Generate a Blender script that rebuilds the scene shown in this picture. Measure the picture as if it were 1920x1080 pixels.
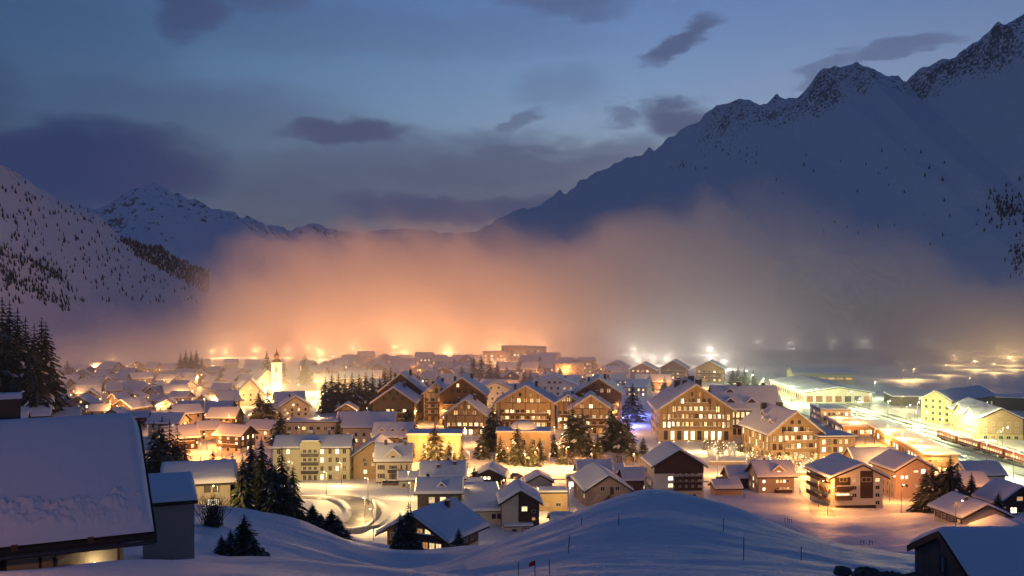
import bpy, bmesh, math, random
import numpy as np
from mathutils import Vector, Matrix, noise as mnoise

for _o in list(bpy.data.objects): bpy.data.objects.remove(_o)
scene = bpy.context.scene
COL = scene.collection
R = math.radians
# ---------------------------------------------------------------- camera, sky, sun, exposure
F, HV, H = 1844.0, 560.0, 60.0          # focal length in photo pixels, horizon row, eye height over the valley floor
cam_d = bpy.data.cameras.new('camera'); cam = bpy.data.objects.new('camera', cam_d); COL.objects.link(cam)
cam_d.sensor_width = 36.0; cam_d.lens = F/1920*36.0; cam_d.shift_y = (HV-540)/1920
cam_d.clip_start = 0.5; cam_d.clip_end = 30000
cam.location = (0, 0, H); cam.rotation_euler = (R(90), 0, 0)
scene.camera = cam
scene.view_settings.view_transform = 'Standard'
try: scene.view_settings.look = 'None'
except Exception: pass
scene.view_settings.exposure = 0.0; scene.view_settings.gamma = 1.0
scene.view_settings.use_curve_mapping = False
scene.render.engine = 'CYCLES'
cy = scene.cycles
cy.use_denoising = True
try: cy.denoiser = 'OPENIMAGEDENOISE'
except Exception: pass
cy.use_adaptive_sampling = True; cy.adaptive_threshold = 0.05; cy.time_limit = 700
cy.max_bounces = 4; cy.diffuse_bounces = 2; cy.glossy_bounces = 1; cy.transmission_bounces = 2
cy.volume_bounces = 2; cy.transparent_max_bounces = 4
cy.use_light_tree = True
cy.sample_clamp_indirect = 4.0
cy.caustics_reflective = False; cy.caustics_refractive = False
cy.volume_step_rate = 1.0; cy.volume_max_steps = 128

SUN_EL, SUN_ROT = 3.0, 30.0
SKY = 0.15
world = bpy.data.worlds.new('World'); scene.world = world; world.use_nodes = True
wt = world.node_tree; wt.nodes.clear()
class NT:
    """small helper to wire node trees"""
    def __init__(s, t): s.t = t
    def n(s, typ, **kw):
        nd = s.t.nodes.new(typ)
        for k, v in kw.items():
            if k == 'ins':
                for kk, vv in v.items():
                    if isinstance(vv, bpy.types.NodeSocket): s.t.links.new(vv, nd.inputs[kk])
                    else: nd.inputs[kk].default_value = vv
            else: setattr(nd, k, v)
        return nd
    def m(s, op, a, b=0.0, c=None, clamp=False):
        ins = {0: a, 1: b}
        if c is not None: ins[2] = c
        return s.n('ShaderNodeMath', operation=op, use_clamp=clamp, ins=ins).outputs[0]
    def smooth(s, x, a, b, lo=0.0, hi=1.0):
        return s.n('ShaderNodeMapRange', interpolation_type='SMOOTHSTEP', ins={'Value': x, 'From Min': a, 'From Max': b, 'To Min': lo, 'To Max': hi}).outputs[0]
    def mix(s, f, a, b, mode='MIX'):
        nd = s.n('ShaderNodeMix', data_type='RGBA', blend_type=mode)
        for i, v in ((0, f), (6, a), (7, b)):
            if isinstance(v, bpy.types.NodeSocket): s.t.links.new(v, nd.inputs[i])
            else: nd.inputs[i].default_value = v if i == 0 else (*v, 1)[:4]
        return nd.outputs[2]
    def noise(s, vec, scale, detail=4, rough=0.55, dist=0.0):
        ins = {'Scale': scale, 'Detail': detail, 'Roughness': rough, 'Distortion': dist}
        if vec is not None: ins['Vector'] = vec
        return s.n('ShaderNodeTexNoise', ins=ins).outputs['Fac']
W = NT(wt)
sky = W.n('ShaderNodeTexSky', sky_type='NISHITA', sun_disc=False, sun_elevation=R(SUN_EL), sun_rotation=R(SUN_ROT),
          altitude=1500, air_density=1.6, dust_density=0.6, ozone_density=4.0)
dirv = W.n('ShaderNodeTexCoord').outputs['Generated']
sep = W.n('ShaderNodeSeparateXYZ', ins={0: dirv})
az = W.m('ARCTAN2', sep.outputs[0], sep.outputs[1]); el = W.m('ARCSINE', sep.outputs[2])
warp = W.n('ShaderNodeVectorMath', operation='MULTIPLY', ins={0: dirv, 1: (5.0, 5.0, 16.0)}).outputs[0]
wn1 = W.n('ShaderNodeTexNoise', ins={'Vector': warp, 'Scale': 1.3, 'Detail': 8.0, 'Roughness': 0.70})
wc = W.n('ShaderNodeSeparateColor', ins={0: wn1.outputs['Color']})
azw = W.m('MULTIPLY_ADD', W.m('SUBTRACT', wc.outputs[0], 0.5), 0.13, az)
elw = W.m('MULTIPLY_ADD', W.m('SUBTRACT', wc.outputs[1], 0.5), 0.075, el)
def blob(u, v, ru, rv, k, tilt=0.0, soft=0.8):
    a0 = math.atan((u-960)/F); e0 = math.atan((HV-v)/math.hypot(F, u-960)); ra, re = ru/F, rv/F
    dx = W.m('SUBTRACT', azw, a0); dy = W.m('SUBTRACT', elw, e0)
    c, s = math.cos(R(tilt)), math.sin(R(tilt))
    px = W.m('ADD', W.m('MULTIPLY', dx, c/ra), W.m('MULTIPLY', dy, s/ra))
    py = W.m('ADD', W.m('MULTIPLY', dx, -s/re), W.m('MULTIPLY', dy, c/re))
    d = W.m('ADD', W.m('MULTIPLY', px, px), W.m('MULTIPLY', py, py))
    return W.smooth(d, 1.0+soft, 1.0-soft, 0.0, k)
CLOUDS = [(640, 250, 125, 30, .85), (820, 350, 520, 90, .68), (330, 230, 340, 75, .42), (1060, 165, 90, 40, .22), (700, 60, 420, 40, .18), (410, 190, 60, 22, .3), (355, 15, 80, 50, .65, 35), (480, -20, 110, 40, .5), (1290, 72, 85, 22, .7, 22), (1165, 215, 38, 20, .5, 25),
          (1275, 222, 75, 38, .8, 5), (985, 238, 58, 15, .5, 20), (900, 315, 330, 34, .75, 3), (620, 345, 190, 50, .6), (1080, 300, 160, 34, .6, 8), (150, 315, 290, 85, .95),
          (1060, 10, 110, 35, .5), (1690, 100, 90, 16, .5, 12), (860, 395, 300, 38, .88), (1560, 128, 60, 14, .45, 15), (110, 120, 200, 140, .25), (740, 395, 170, 22, .6), (-500, 150, 420, 160, .7), (2600, 60, 420, 160, .6)]
cl = None
for b in CLOUDS:
    o = blob(*b); cl = o if cl is None else W.m('MAXIMUM', cl, o)
# the same broken deck goes on all round and overhead
deck = W.smooth(wc.outputs[2], 0.44, 0.68, 0.0, 0.7)
deck = W.m('MULTIPLY', deck, W.smooth(el, 0.22, 0.5))
cl = W.m('MAXIMUM', cl, deck)
hori = W.smooth(el, 0.55, 0.0)
tint = W.mix(hori, (0.60, 0.68, 1.06), (1.12, 1.20, 1.52))
# the afterglow: a broad brighter arch of sky round the place where the sun went down
_ga = W.m('SUBTRACT', az, 0.06); _ge = W.m('SUBTRACT', el, 0.2)
glow = W.m('EXPONENT', W.m('MULTIPLY', W.m('ADD', W.m('MULTIPLY', _ga, W.m('MULTIPLY', _ga, 6.5)), W.m('MULTIPLY', _ge, W.m('MULTIPLY', _ge, 9.0))), -1.0))
tint = W.mix(1.0, tint, W.mix(glow, (1, 1, 1), (2.25, 1.66, 1.48)), 'MULTIPLY')
tint = W.mix(1.0, tint, W.mix(W.smooth(el, 0.15, 0.02), (1, 1, 1), (.50, .58, .92)), 'MULTIPLY')
skyc = W.mix(1.0, sky.outputs[0], tint, 'MULTIPLY')
cloudc = W.mix(W.smooth(az, -0.42, -0.2), (0.13, 0.22, .74), (0.41, 0.43, .98))
fin = W.mix(cl, skyc, cloudc)
bg = W.n('ShaderNodeBackground', ins={'Color': fin, 'Strength': SKY})
wo = W.n('ShaderNodeOutputWorld'); wt.links.new(bg.outputs[0], wo.inputs[0])

sun_d = bpy.data.lights.new('sun', 'SUN'); sun_d.energy = 0.01; sun_d.angle = R(20); sun_d.color = (1.0, .9, .85)
sun = bpy.data.objects.new('sun', sun_d); COL.objects.link(sun)
_sd = Vector((math.sin(R(SUN_ROT))*math.cos(R(SUN_EL)), math.cos(R(SUN_ROT))*math.cos(R(SUN_EL)), math.sin(R(SUN_EL))))
sun.rotation_euler = _sd.to_track_quat('Z', 'Y').to_euler(); sun.location = (0, 0, 900)

# ---------------------------------------------------------------- materials
MATS = {}
def mat(name, build):
    m = bpy.data.materials.new(name); m.use_nodes = True; m.node_tree.nodes.clear()
    t = NT(m.node_tree); out = t.n('ShaderNodeOutputMaterial')
    r = build(t)
    m.node_tree.links.new(r, out.inputs['Surface'])
    MATS[name] = m; return m
def pbsdf(t, col, rough=0.7, bump=None, bstr=0.3, bdist=0.05, spec=0.3):
    p = t.n('ShaderNodeBsdfPrincipled', ins={'Roughness': rough, 'Specular IOR Level': spec})
    if isinstance(col, bpy.types.NodeSocket): t.t.links.new(col, p.inputs['Base Color'])
    else: p.inputs['Base Color'].default_value = (*col, 1)
    if bump is not None:
        b = t.n('ShaderNodeBump', ins={'Strength': bstr, 'Distance': bdist, 'Height': bump}); t.t.links.new(b.outputs[0], p.inputs['Normal'])
    return p.outputs[0]
def objco(t): return t.n('ShaderNodeTexCoord').outputs['Object']
def wpos(t): return t.n('ShaderNodeNewGeometry').outputs['Position']
def orand(t): return t.n('ShaderNodeObjectInfo').outputs['Random']
def b_snow(t):
    p = wpos(t)
    q = t.n('ShaderNodeVectorMath', operation='MULTIPLY', ins={0: p, 1: (.55, 1.5, 1.0)}).outputs[0]      # wind crust drawn out across the slope
    n = t.m('ADD', t.m('ADD', t.noise(q, 0.5, 5, .6), t.m('MULTIPLY', t.noise(p, 3.0, 4), 0.22)), t.m('MULTIPLY', t.smooth(t.noise(p, 1.3, 2), .62, .70), -.25))
    c = t.mix(t.noise(p, 0.08, 3), (0.74, 0.77, 0.83), (0.86, 0.87, 0.90))
    return pbsdf(t, c, 0.55, n, 0.5, 0.55, 0.25)
mat('snow', b_snow)
def b_roofsnow(t):
    p = wpos(t)
    n = t.m('ADD', t.noise(p, 1.1, 4), t.m('MULTIPLY', t.noise(p, 7.0, 3), 0.2))
    return pbsdf(t, (0.83, 0.85, 0.89), 0.55, n, 0.4, 0.2, 0.25)
mat('roof_snow', b_roofsnow)
def b_mount(rock, thr, scl):
    def f(t):
        g = t.n('ShaderNodeNewGeometry'); p = g.outputs['Position']
        nz = t.n('ShaderNodeSeparateXYZ', ins={0: g.outputs['Normal']}).outputs[2]
        hgt = t.n('ShaderNodeAttribute', attribute_name='rock').outputs['Fac']
        n1 = t.noise(p, scl, 8, 0.65); n2 = t.noise(p, scl*7, 5, 0.6)
        g_ = t.m('ADD', t.m('MULTIPLY', t.m('SUBTRACT', n1, 0.5), 1.0), t.m('MULTIPLY', t.m('SUBTRACT', n2, 0.5), 1.9))
        k = t.m('MULTIPLY', t.m('MINIMUM', hgt, 1.0), t.m('ADD', t.m('ADD', g_, 0.33), t.m('MULTIPLY', t.m('SUBTRACT', 0.80, nz), 0.45)))
        f_ = t.smooth(k, thr, thr+0.10)
        c = t.mix(f_, (0.80, 0.82, 0.87), rock)
        return pbsdf(t, c, 0.7, t.m('ADD', n2, t.m('MULTIPLY', n1, 3.0)), 0.5, 6.0, 0.1)
    return f
mat('mountain_snow', b_mount((0.11, 0.11, 0.125), 0.40, 0.02))
mat('far_mountain_snow', b_mount((0.07, 0.07, 0.075), 0.46, 0.005))

# ---------------------------------------------------------------- object helpers
def link(o, parent=None):
    COL.objects.link(o)
    if parent is not None: o.parent = parent
    return o
def mesh(name, verts, faces, mats, smooth=False, mi=None):
    me = bpy.data.meshes.new(name); me.from_pydata([tuple(v) for v in verts], [], [tuple(f) for f in faces])
    for m in (mats if isinstance(mats, (list, tuple)) else [mats]): me.materials.append(MATS[m])
    if mi is not None: me.polygons.foreach_set('material_index', mi)
    if smooth: me.polygons.foreach_set('use_smooth', [True]*len(me.polygons))
    me.update(); return me
def obj(name, me, parent=None, loc=(0, 0, 0), rz=0.0):
    o = bpy.data.objects.new(name, me); link(o, parent); o.location = loc
    if rz: o.rotation_euler = (0, 0, rz)
    return o
def tag(o, label=None, cat=None, group=None, kind=None):
    if label: o['label'] = label
    if cat: o['category'] = cat
    if group: o['group'] = group
    if kind: o['kind'] = kind
    return o
def empty(name, loc, rz=0.0):
    o = bpy.data.objects.new(name, None); link(o); o.location = loc; o.rotation_euler = (0, 0, rz); o.empty_display_size = 1.0
    return o
class MB:
    """collects boxes, prisms, tubes in one mesh with material slots"""
    def __init__(s): s.v = []; s.f = []; s.mi = []
    def face(s, pts, m=0):
        i = len(s.v); s.v += [tuple(p) for p in pts]; s.f.append(tuple(range(i, i+len(pts)))); s.mi.append(m)
    def hexa(s, p, m=0):       # p: 4 bottom (ccw from above) + 4 top
        i = len(s.v); s.v += [tuple(q) for q in p]
        for f in ((3, 2, 1, 0), (4, 5, 6, 7), (0, 1, 5, 4), (1, 2, 6, 5), (2, 3, 7, 6), (3, 0, 4, 7)):
            s.f.append(tuple(i+k for k in f)); s.mi.append(m)
    def box(s, x0, x1, y0, y1, z0, z1, m=0):
        s.hexa([(x0, y0, z0), (x1, y0, z0), (x1, y1, z0), (x0, y1, z0), (x0, y0, z1), (x1, y0, z1), (x1, y1, z1), (x0, y1, z1)], m)
    def prism(s, poly, y0, y1, m=0):   # polygon in xz (ccw seen from -y) swept along y
        i = len(s.v); n = len(poly)
        s.v += [(x, y0, z) for x, z in poly]+[(x, y1, z) for x, z in poly]
        s.f.append(tuple(i+k for k in range(n))); s.mi.append(m)
        s.f.append(tuple(i+n+k for k in reversed(range(n)))); s.mi.append(m)
        for k in range(n):
            j = (k+1) % n; s.f.append((i+k, i+n+k, i+n+j, i+j)); s.mi.append(m)
    def tube(s, pts, rad, n=6, m=0):
        pts = [Vector(p) for p in pts]; i0 = len(s.v)
        for k, p in enumerate(pts):
            r = rad[k] if isinstance(rad, (list, tuple)) else rad
            d = (pts[min(k+1, len(pts)-1)]-pts[max(k-1, 0)]).normalized()
            a = d.orthogonal().normalized() if abs(d.z) < .99 else Vector((1, 0, 0)); b = d.cross(a)
            for q in range(n):
                t = 2*math.pi*q/n; s.v.append(tuple(p+a*(r*math.cos(t))+b*(r*math.sin(t))))
        for k in range(len(pts)-1):
            for q in range(n):
                a, b = i0+k*n+q, i0+k*n+(q+1) % n; s.f.append((a, b, b+n, a+n)); s.mi.append(m)
        s.f.append(tuple(i0+q for q in reversed(range(n)))); s.mi.append(m)
        e = i0+(len(pts)-1)*n; s.f.append(tuple(e+q for q in range(n))); s.mi.append(m)
    def lathe(s, prof, n=12, cx=0, cy=0, m=0):
        i0 = len(s.v)
        for r, z in prof:
            for q in range(n):
                t = 2*math.pi*(q+.5)/n; s.v.append((cx+r*math.cos(t), cy+r*math.sin(t), z))
        for k in range(len(prof)-1):
            for q in range(n):
                a, b = i0+k*n+q, i0+k*n+(q+1) % n; s.f.append((a, b, b+n, a+n)); s.mi.append(m)
        s.f.append(tuple(i0+q for q in reversed(range(n)))); s.mi.append(m)
        e = i0+(len(prof)-1)*n; s.f.append(tuple(e+q for q in range(n))); s.mi.append(m)
    def mesh(s, name, mats, smooth=False): return mesh(name, s.v, s.f, mats, smooth, s.mi)
    def build(s, name, mats, parent=None, loc=(0, 0, 0), rz=0.0, smooth=False):
        return obj(name, s.mesh(name, mats, smooth), parent, loc, rz)

# ---------------------------------------------------------------- the ground
def P(u, v, Y): return Vector(((u-960)/F*Y, Y, H-(v-HV)/F*Y))
GP = []
for u, v, Y in [  # what the photograph shows of the near slope: column, row, distance
    (0, 1100, 24), (300, 1088, 24), (600, 1088, 26), (960, 1100, 30), (1300, 1110, 30), (1600, 1120, 30), (1900, 1130, 30),
    (20, 1082, 33), (130, 1068, 33), (250, 1050, 33), (420, 1050, 36), (560, 1056, 40), (730, 1094, 46), (800, 1092, 60), (770, 1082, 100),
    (400, 1050, 60), (500, 1050, 70), (430, 985, 95), (480, 975, 112), (560, 976, 122), (640, 1012, 118), (600, 1040, 88), (690, 1060, 96), (735, 1088, 80),
    (300, 985, 90), (380, 965, 108), (330, 960, 150), (240, 960, 150), (560, 975, 160), (640, 1000, 165), (700, 1015, 190),
    (840, 1066, 88), (900, 1026, 92), (960, 1004, 95), (1040, 976, 96), (1100, 952, 97), (1160, 930, 98), (1190, 919, 98), (1230, 917, 98), (1270, 922, 99), (1330, 939, 101), (1390, 960, 102), (1450, 985, 100), (1520, 1008, 96), (1600, 1030, 90), (1680, 1046, 82),
    (1000, 1020, 72), (1140, 968, 82), (1225, 962, 80), (1330, 985, 82), (1000, 1072, 52), (1225, 1030, 62), (1400, 1045, 64), (1550, 1062, 62), (1225, 1082, 46), (1450, 1092, 46),
    (790, 1046, 172), (880, 1040, 170), (765, 1068, 128), (860, 1036, 150), (980, 1010, 150), (1100, 990, 150), (1240, 985, 150),
    (1400, 968, 238), (1500, 985, 228), (1600, 1000, 217), (1700, 1006, 212), (1600, 1030, 198), (1500, 1014, 208), (1720, 1032, 196), (1640, 1048, 175), (1850, 1020, 172), (1560, 1075, 130), (1640, 972, 240), (1480, 945, 262), (1780, 985, 215), (1880, 1010, 190),
    (1800, 1105, 62), (1920, 1105, 62), (1750, 1075, 70),
    (560, 935, 262), (640, 935, 258), (690, 958, 238), (655, 985, 222), (600, 930, 275), (700, 920, 285), (860, 968, 232), (960, 992, 225), (1060, 960, 250), (1160, 948, 262), (1270, 940, 270), (1400, 935, 275), (420, 930, 280), (330, 930, 262), (560, 905, 300), (1740, 948, 262), (1900, 960, 245)]:
    GP.append(tuple(P(u, v, Y)))
GP += [(0, 0, 58.2), (-15, -5, 58.5), (15, -5, 58.5), (-12, 8, 57), (12, 8, 56.5), (-40, 0, 60), (40, 0, 58), (-80, 40, 50), (80, 40, 47), (-110, 100, 36), (-140, 160, 22), (110, 100, 34), (140, 160, 18), (-60, -30, 66), (60, -30, 66), (0, -40, 68),
       (-120, 0, 62), (120, 0, 60), (-180, 100, 38), (180, 100, 36), (-200, 190, 18), (200, 200, 10), (-220, 250, 8), (220, 260, 4), (10, 130, 27), (40, 125, 27), (60, 125, 26), (-10, 125, 28)]
for xx in range(-400, 401, 80): GP += [(xx, 330, 0.8), (xx, 380, 0.3)]
GP = np.array(GP)
def _phi(d2): return 0.5*d2*np.log(d2+1e-9)
_n = len(GP); _xy = GP[:, :2]/100
_d2 = ((_xy[:, None]-_xy[None])**2).sum(-1)
_A = np.zeros((_n+3, _n+3)); _A[:_n, :_n] = _phi(_d2)+np.eye(_n)*0.0012; _A[:_n, _n] = 1; _A[:_n, _n+1:] = _xy; _A[_n, :_n] = 1; _A[_n+1:, :_n] = _xy.T
_w = np.linalg.solve(_A, np.concatenate([GP[:, 2], [0, 0, 0]]))
def fbm(x, y, s, oct=4, seed=0):
    """cheap smooth value noise, numpy"""
    out = np.zeros_like(x); a = 1.0
    for o in range(oct):
        X, Y = x/s+seed*17.3+o*5.1, y/s-seed*9.7+o*3.3
        xi, yi = np.floor(X), np.floor(Y); fx, fy = X-xi, Y-yi
        fx, fy = fx*fx*fx*(fx*(fx*6-15)+10), fy*fy*fy*(fy*(fy*6-15)+10)
        def h(i, j):
            t = np.sin(i*127.1+j*311.7+seed*74.7)*43758.5453; return t-np.floor(t)
        out += a*((h(xi, yi)*(1-fx)+h(xi+1, yi)*fx)*(1-fy)+(h(xi, yi+1)*(1-fx)+h(xi+1, yi+1)*fx)*fy-0.5)
        a *= 0.5; s = s/2.03
    return out
def sstep(x, a, b):
    t = np.clip((x-a)/(b-a), 0, 1); return t*t*(3-2*t)
def hgt(x, y, fine=True):
    x = np.asarray(x, float); y = np.asarray(y, float); sh = x.shape; x = x.ravel(); y = y.ravel()
    z = np.zeros_like(x); near = y < 345
    if near.any():
        q = np.stack([np.clip(x[near], -420, 420), np.clip(y[near], -60, 400)], 1)/100
        d2 = ((q[:, None]-_xy[None])**2).sum(-1)
        z[near] = _phi(d2)@_w[:_n]+_w[_n]+q@_w[_n+1:]
    k = sstep(y, 290, 340); z = z*(1-k)+0.5*k
    if fine:
        z = z+sstep(y, 26, 45)*sstep(y, 170, 120)*(fbm(x*.45+y*.25, y-.2*x, 4.2, 3, 12)*.30+fbm(x*.5, y*1.1, 1.5, 2, 14)*.07)
        wild = sstep(y, 285, 200)
        z = z+wild*(fbm(x, y, 22, 4, 1)*(.35*sstep(y, 20, 60)+.65*sstep(y, 110, 150))+fbm(x*0.6+y*0.35, y*1.2, 6, 3, 2)*(.28+.25*sstep(y, 110, 150)))
        field = sstep(x, 25, 50)*sstep(y, 150, 185)*sstep(y, 258, 236)
        z = z+field*(fbm(x*0.55, y*1.1, 11, 4, 5)*2.0+fbm(x*.3, y, 26, 3, 6)*1.6)
        z = z+(1-wild)*sstep(y, 300, 330)*fbm(x, y, 40, 3, 3)*0.25
    lr = np.clip(-x-0.6*np.maximum(y-420, 0)-176, 0, None); z = z+56*sstep(lr, 0, 100)*sstep(y, 360, 440)*sstep(y, 1500, 1000)
    return z.reshape(sh)
def gz(x, y): return float(hgt(np.array([x]), np.array([y]))[0])
def G(u, v=None, Y=None):
    """point of the ground seen at a photo column, on the flat valley floor by row, or at a distance"""
    if Y is None: Y = H*F/(v-HV)
    x = (u-960)/F*Y; return Vector((x, Y, gz(x, Y)))
def grid_mesh(name, X, Yy, Z, mats, attr=None):
    nr, nc = X.shape
    v = np.stack([X, Yy, Z], -1).reshape(-1, 3)
    idx = np.arange(nr*nc).reshape(nr, nc)
    f = np.stack([idx[:-1, :-1], idx[:-1, 1:], idx[1:, 1:], idx[1:, :-1]], -1).reshape(-1, 4)
    me = bpy.data.meshes.new(name)
    me.vertices.add(len(v)); me.vertices.foreach_set('co', v.ravel())
    me.loops.add(f.size); me.loops.foreach_set('vertex_index', f.ravel().astype(np.int32))
    me.polygons.add(len(f)); me.polygons.foreach_set('loop_start', np.arange(0, f.size, 4, dtype=np.int32))
    me.polygons.foreach_set('use_smooth', np.ones(len(f), bool))
    me.update(calc_edges=True); me.validate()
    for m in (mats if isinstance(mats, (list, tuple)) else [mats]): me.materials.append(MATS[m])
    if attr is not None:
        a = me.attributes.new('rock', 'FLOAT', 'POINT'); a.data.foreach_set('value', attr.ravel().astype(np.float32))
    return me
ys = np.concatenate([np.arange(-50, 14, 2.5), 14*np.exp(np.linspace(0, math.log(330/14), 330)), 330*np.exp(np.linspace(0, math.log(14000/330), 70))[1:]])
cs = np.linspace(-1, 1, 420)
HW = np.where(ys < 330, 0.62*np.maximum(ys, 0)+60, 0.95*ys-49)
GX = cs[None]*HW[:, None]; GY = np.repeat(ys[:, None], len(cs), 1)
GZ = hgt(GX, GY)
tag(obj('ground', grid_mesh('ground', GX, GY, GZ, 'snow')), kind='structure')

# ---------------------------------------------------------------- mountains
def mountain(name, ridge, base, mname, seed, amp, crag, rock0, rows=110, cols=420, back=0.55, rockf=None):
    """ridge and base are lists of world points in order; the flank between is a crumpled sheet, and a back slope closes it"""
    def samp(pts, n):
        pts = np.array([tuple(p) for p in pts]); d = np.concatenate([[0], np.cumsum(np.linalg.norm(np.diff(pts, axis=0), axis=1))]); d /= d[-1]
        t = np.linspace(0, 1, n); return np.stack([np.interp(t, d, pts[:, k]) for k in range(3)], 1), d
    rp = np.array([tuple(p) for p in ridge]); d = np.concatenate([[0], np.cumsum(np.linalg.norm(np.diff(rp, axis=0), axis=1))]); d /= d[-1]
    t = np.linspace(0, 1, cols); rr = np.stack([np.interp(t, d, rp[:, k]) for k in range(3)], 1)
    bp = np.array([tuple(p) for p in base]); db = np.linspace(0, 1, len(bp)); bb = np.stack([np.interp(t, db, bp[:, k]) for k in range(3)], 1)
    s = np.linspace(-back, 1, rows); X = np.zeros((rows, cols)); Yy = X.copy(); Z = X.copy()
    for i, q in enumerate(s):
        if q >= 0:
            pr = q**1.0; X[i] = rr[:, 0]+(bb[:, 0]-rr[:, 0])*q; Yy[i] = rr[:, 1]+(bb[:, 1]-rr[:, 1])*q
            f = (1-q); f = f*(0.80+0.20*f); Z[i] = bb[:, 2]+(rr[:, 2]-bb[:, 2])*f
        else:
            X[i] = rr[:, 0]+(bb[:, 0]-rr[:, 0])*q; Yy[i] = rr[:, 1]+(bb[:, 1]-rr[:, 1])*q; Z[i] = bb[:, 2]+(rr[:, 2]-bb[:, 2])*(1+q/back*1.05)
    S = np.repeat(s[:, None], cols, 1)
    up = np.exp(-(S/0.13)**2)
    n = fbm(X, Yy, 420, 6, seed)*amp*np.clip(np.abs(S)*5, 0, 1)*np.clip((1-S)*3, 0, 1)
    rid = (0.5-np.abs(fbm(X, Yy, 130, 5, seed+3)))*crag*up
    Z = Z+n+rid-np.exp(-(S/0.05)**2)*0.25*crag
    rock = np.clip(up*rock0 if rockf is None else rockf(X, Yy, Z, S), 0, 1.5)
    return tag(obj(name, grid_mesh(name, X, Yy, Z, mname, rock)), kind='structure')
RR = [(2700, -60, 1500), (2350, -20, 1650), (2100, 20, 1800), (1990, 28, 1900), (1920, 33, 2000), (1870, 38, 2050), (1852, 60, 2080), (1810, 95, 2150), (1760, 108, 2250), (1712, 137, 2320), (1690, 152, 2360), (1640, 133, 2420), (1606, 112, 2450), (1575, 132, 2480), (1545, 130, 2500), (1500, 163, 2560), (1440, 190, 2650), (1372, 192, 2750), (1345, 203, 2800), (1300, 236, 2900), (1230, 276, 3050), (1130, 322, 3300), (1000, 385, 3700), (920, 422, 4000), (840, 470, 4400)]
rock_r = lambda X, Yy, Z, S: np.clip(np.exp(-(S/0.12)**2)*sstep(X/Yy, 0.12, 0.25)*1.1+0.36*sstep(S, .03, .1)*sstep(S, .8, .4)+0.42*sstep(X/Yy, 0.40, 0.56)*sstep(S, .5, .62)*sstep(S, .95, .75), 0, 1.2)
mountain('right_mountain', [P(*p) for p in RR], [(1150, 500, -8), (900, 720, -8), (800, 1000, -8), (700, 1300, -8), (560, 1700, -8), (380, 2300, -8), (150, 3200, -8), (-250, 4300, -8)], 'mountain_snow', 1, 38, 46, 1.0, 170, 700, .55, rock_r)
LR = [(-1100, 200, 500), (-700, 170, 700), (-400, 200, 900), (-150, 262, 1150), (0, 312, 1300), (50, 338, 1350), (100, 366, 1400), (160, 395, 1450), (210, 425, 1500), (260, 452, 1560), (330, 480, 1650), (395, 512, 1750), (450, 548, 1850), (520, 575, 1950)]
mountain('left_mountain', [P(*p) for p in LR], [(-420, 180, -6), (-420, 300, -6), (-430, 480, -6), (-450, 640, -6), (-480, 800, -6), (-520, 1000, -6), (-560, 1300, -6), (-520, 1700, -6), (-440, 2000, -6)], 'mountain_snow', 4, 46, 26, .75, 130, 420, .6, lambda X, Yy, Z, S: np.clip(np.exp(-(np.clip(S, 0, 1)/.16)**2)*.65, 0, 1)+.42*sstep(S, .05, .2)*(S < .9)*(.6+fbm(X+Z*1.2, Yy*.5, 150, 3, 41)*1.3))
FR = [(-700, 250, 3300), (-100, 330, 4000), (100, 400, 4300), (190, 388, 4400), (240, 362, 4450), (290, 345, 4500), (340, 366, 4600), (400, 391, 4700), (440, 397, 4800), (500, 425, 5000), (550, 431, 5200), (590, 421, 5300), (620, 433, 5400), (680, 440, 5600), (800, 452, 6000)]
mountain('far_left_range', [P(*p) for p in FR], [(-2300, 2200, -8), (-1500, 2600, -8), (-1250, 3000, -8), (-1050, 3500, -8), (-800, 4300, -8), (-400, 5200, -8)], 'far_mountain_snow', 7, 150, 60, .6, 110, 380, .55, lambda X, Yy, Z, S: 0.62+0.5*np.exp(-(S/.2)**2)+fbm(X, Yy, 500, 3, 21)*.5)
BR = [(350, 440, 7800), (560, 430, 8000), (600, 422, 8000), (660, 436, 8000), (760, 428, 8200), (860, 436, 8400), (940, 425, 8500), (1050, 400, 8600), (1300, 380, 8600)]
mountain('valley_head_range', [P(*p) for p in BR], [(-2600, 6300, -8), (-1500, 6400, -8), (0, 6500, -8), (1500, 6600, -8)], 'far_mountain_snow', 9, 120, 60, .4, 50, 200)
# ---------------------------------------------------------------- materials of built things
def b_plaster(c):
    def f(t):
        p = objco(t); n = t.noise(p, 0.7, 4); k = t.mix(n, tuple(x*.86 for x in c), tuple(min(1, x*1.1) for x in c))
        return pbsdf(t, k, 0.85, t.noise(p, 14, 3), 0.25, 0.02, 0.15)
    return f
def b_wood(c, sc=3.0):
    def f(t):
        p = objco(t); s = t.n('ShaderNodeSeparateXYZ', ins={0: p})
        q = t.n('ShaderNodeCombineXYZ', ins={0: t.m('MULTIPLY', s.outputs[0], .35), 1: t.m('MULTIPLY', s.outputs[1], .35), 2: t.m('MULTIPLY', s.outputs[2], sc)}).outputs[0]
        n = t.noise(q, 2.2, 4, .6); k = t.mix(n, tuple(x*.6 for x in c), tuple(x*1.35 for x in c))
        board = t.m('PINGPONG', t.m('MULTIPLY', s.outputs[2], 2.6), 0.5)
        return pbsdf(t, k, 0.75, t.m('ADD', t.smooth(board, 0.0, 0.08), t.m('MULTIPLY', n, .4)), 0.5, 0.03, 0.2)
    return f
for nm, c in dict(cream=(.60, .54, .42), white=(.66, .63, .57), yellow=(.62, .50, .22), pale_green=(.55, .54, .38), ochre=(.55, .40, .22), taupe=(.40, .30, .25), pink=(.55, .40, .33), grey=(.38, .36, .34), concrete=(.36, .35, .33), stone=(.30, .28, .25)).items():
    mat('plaster_'+nm, b_plaster(c))
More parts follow.
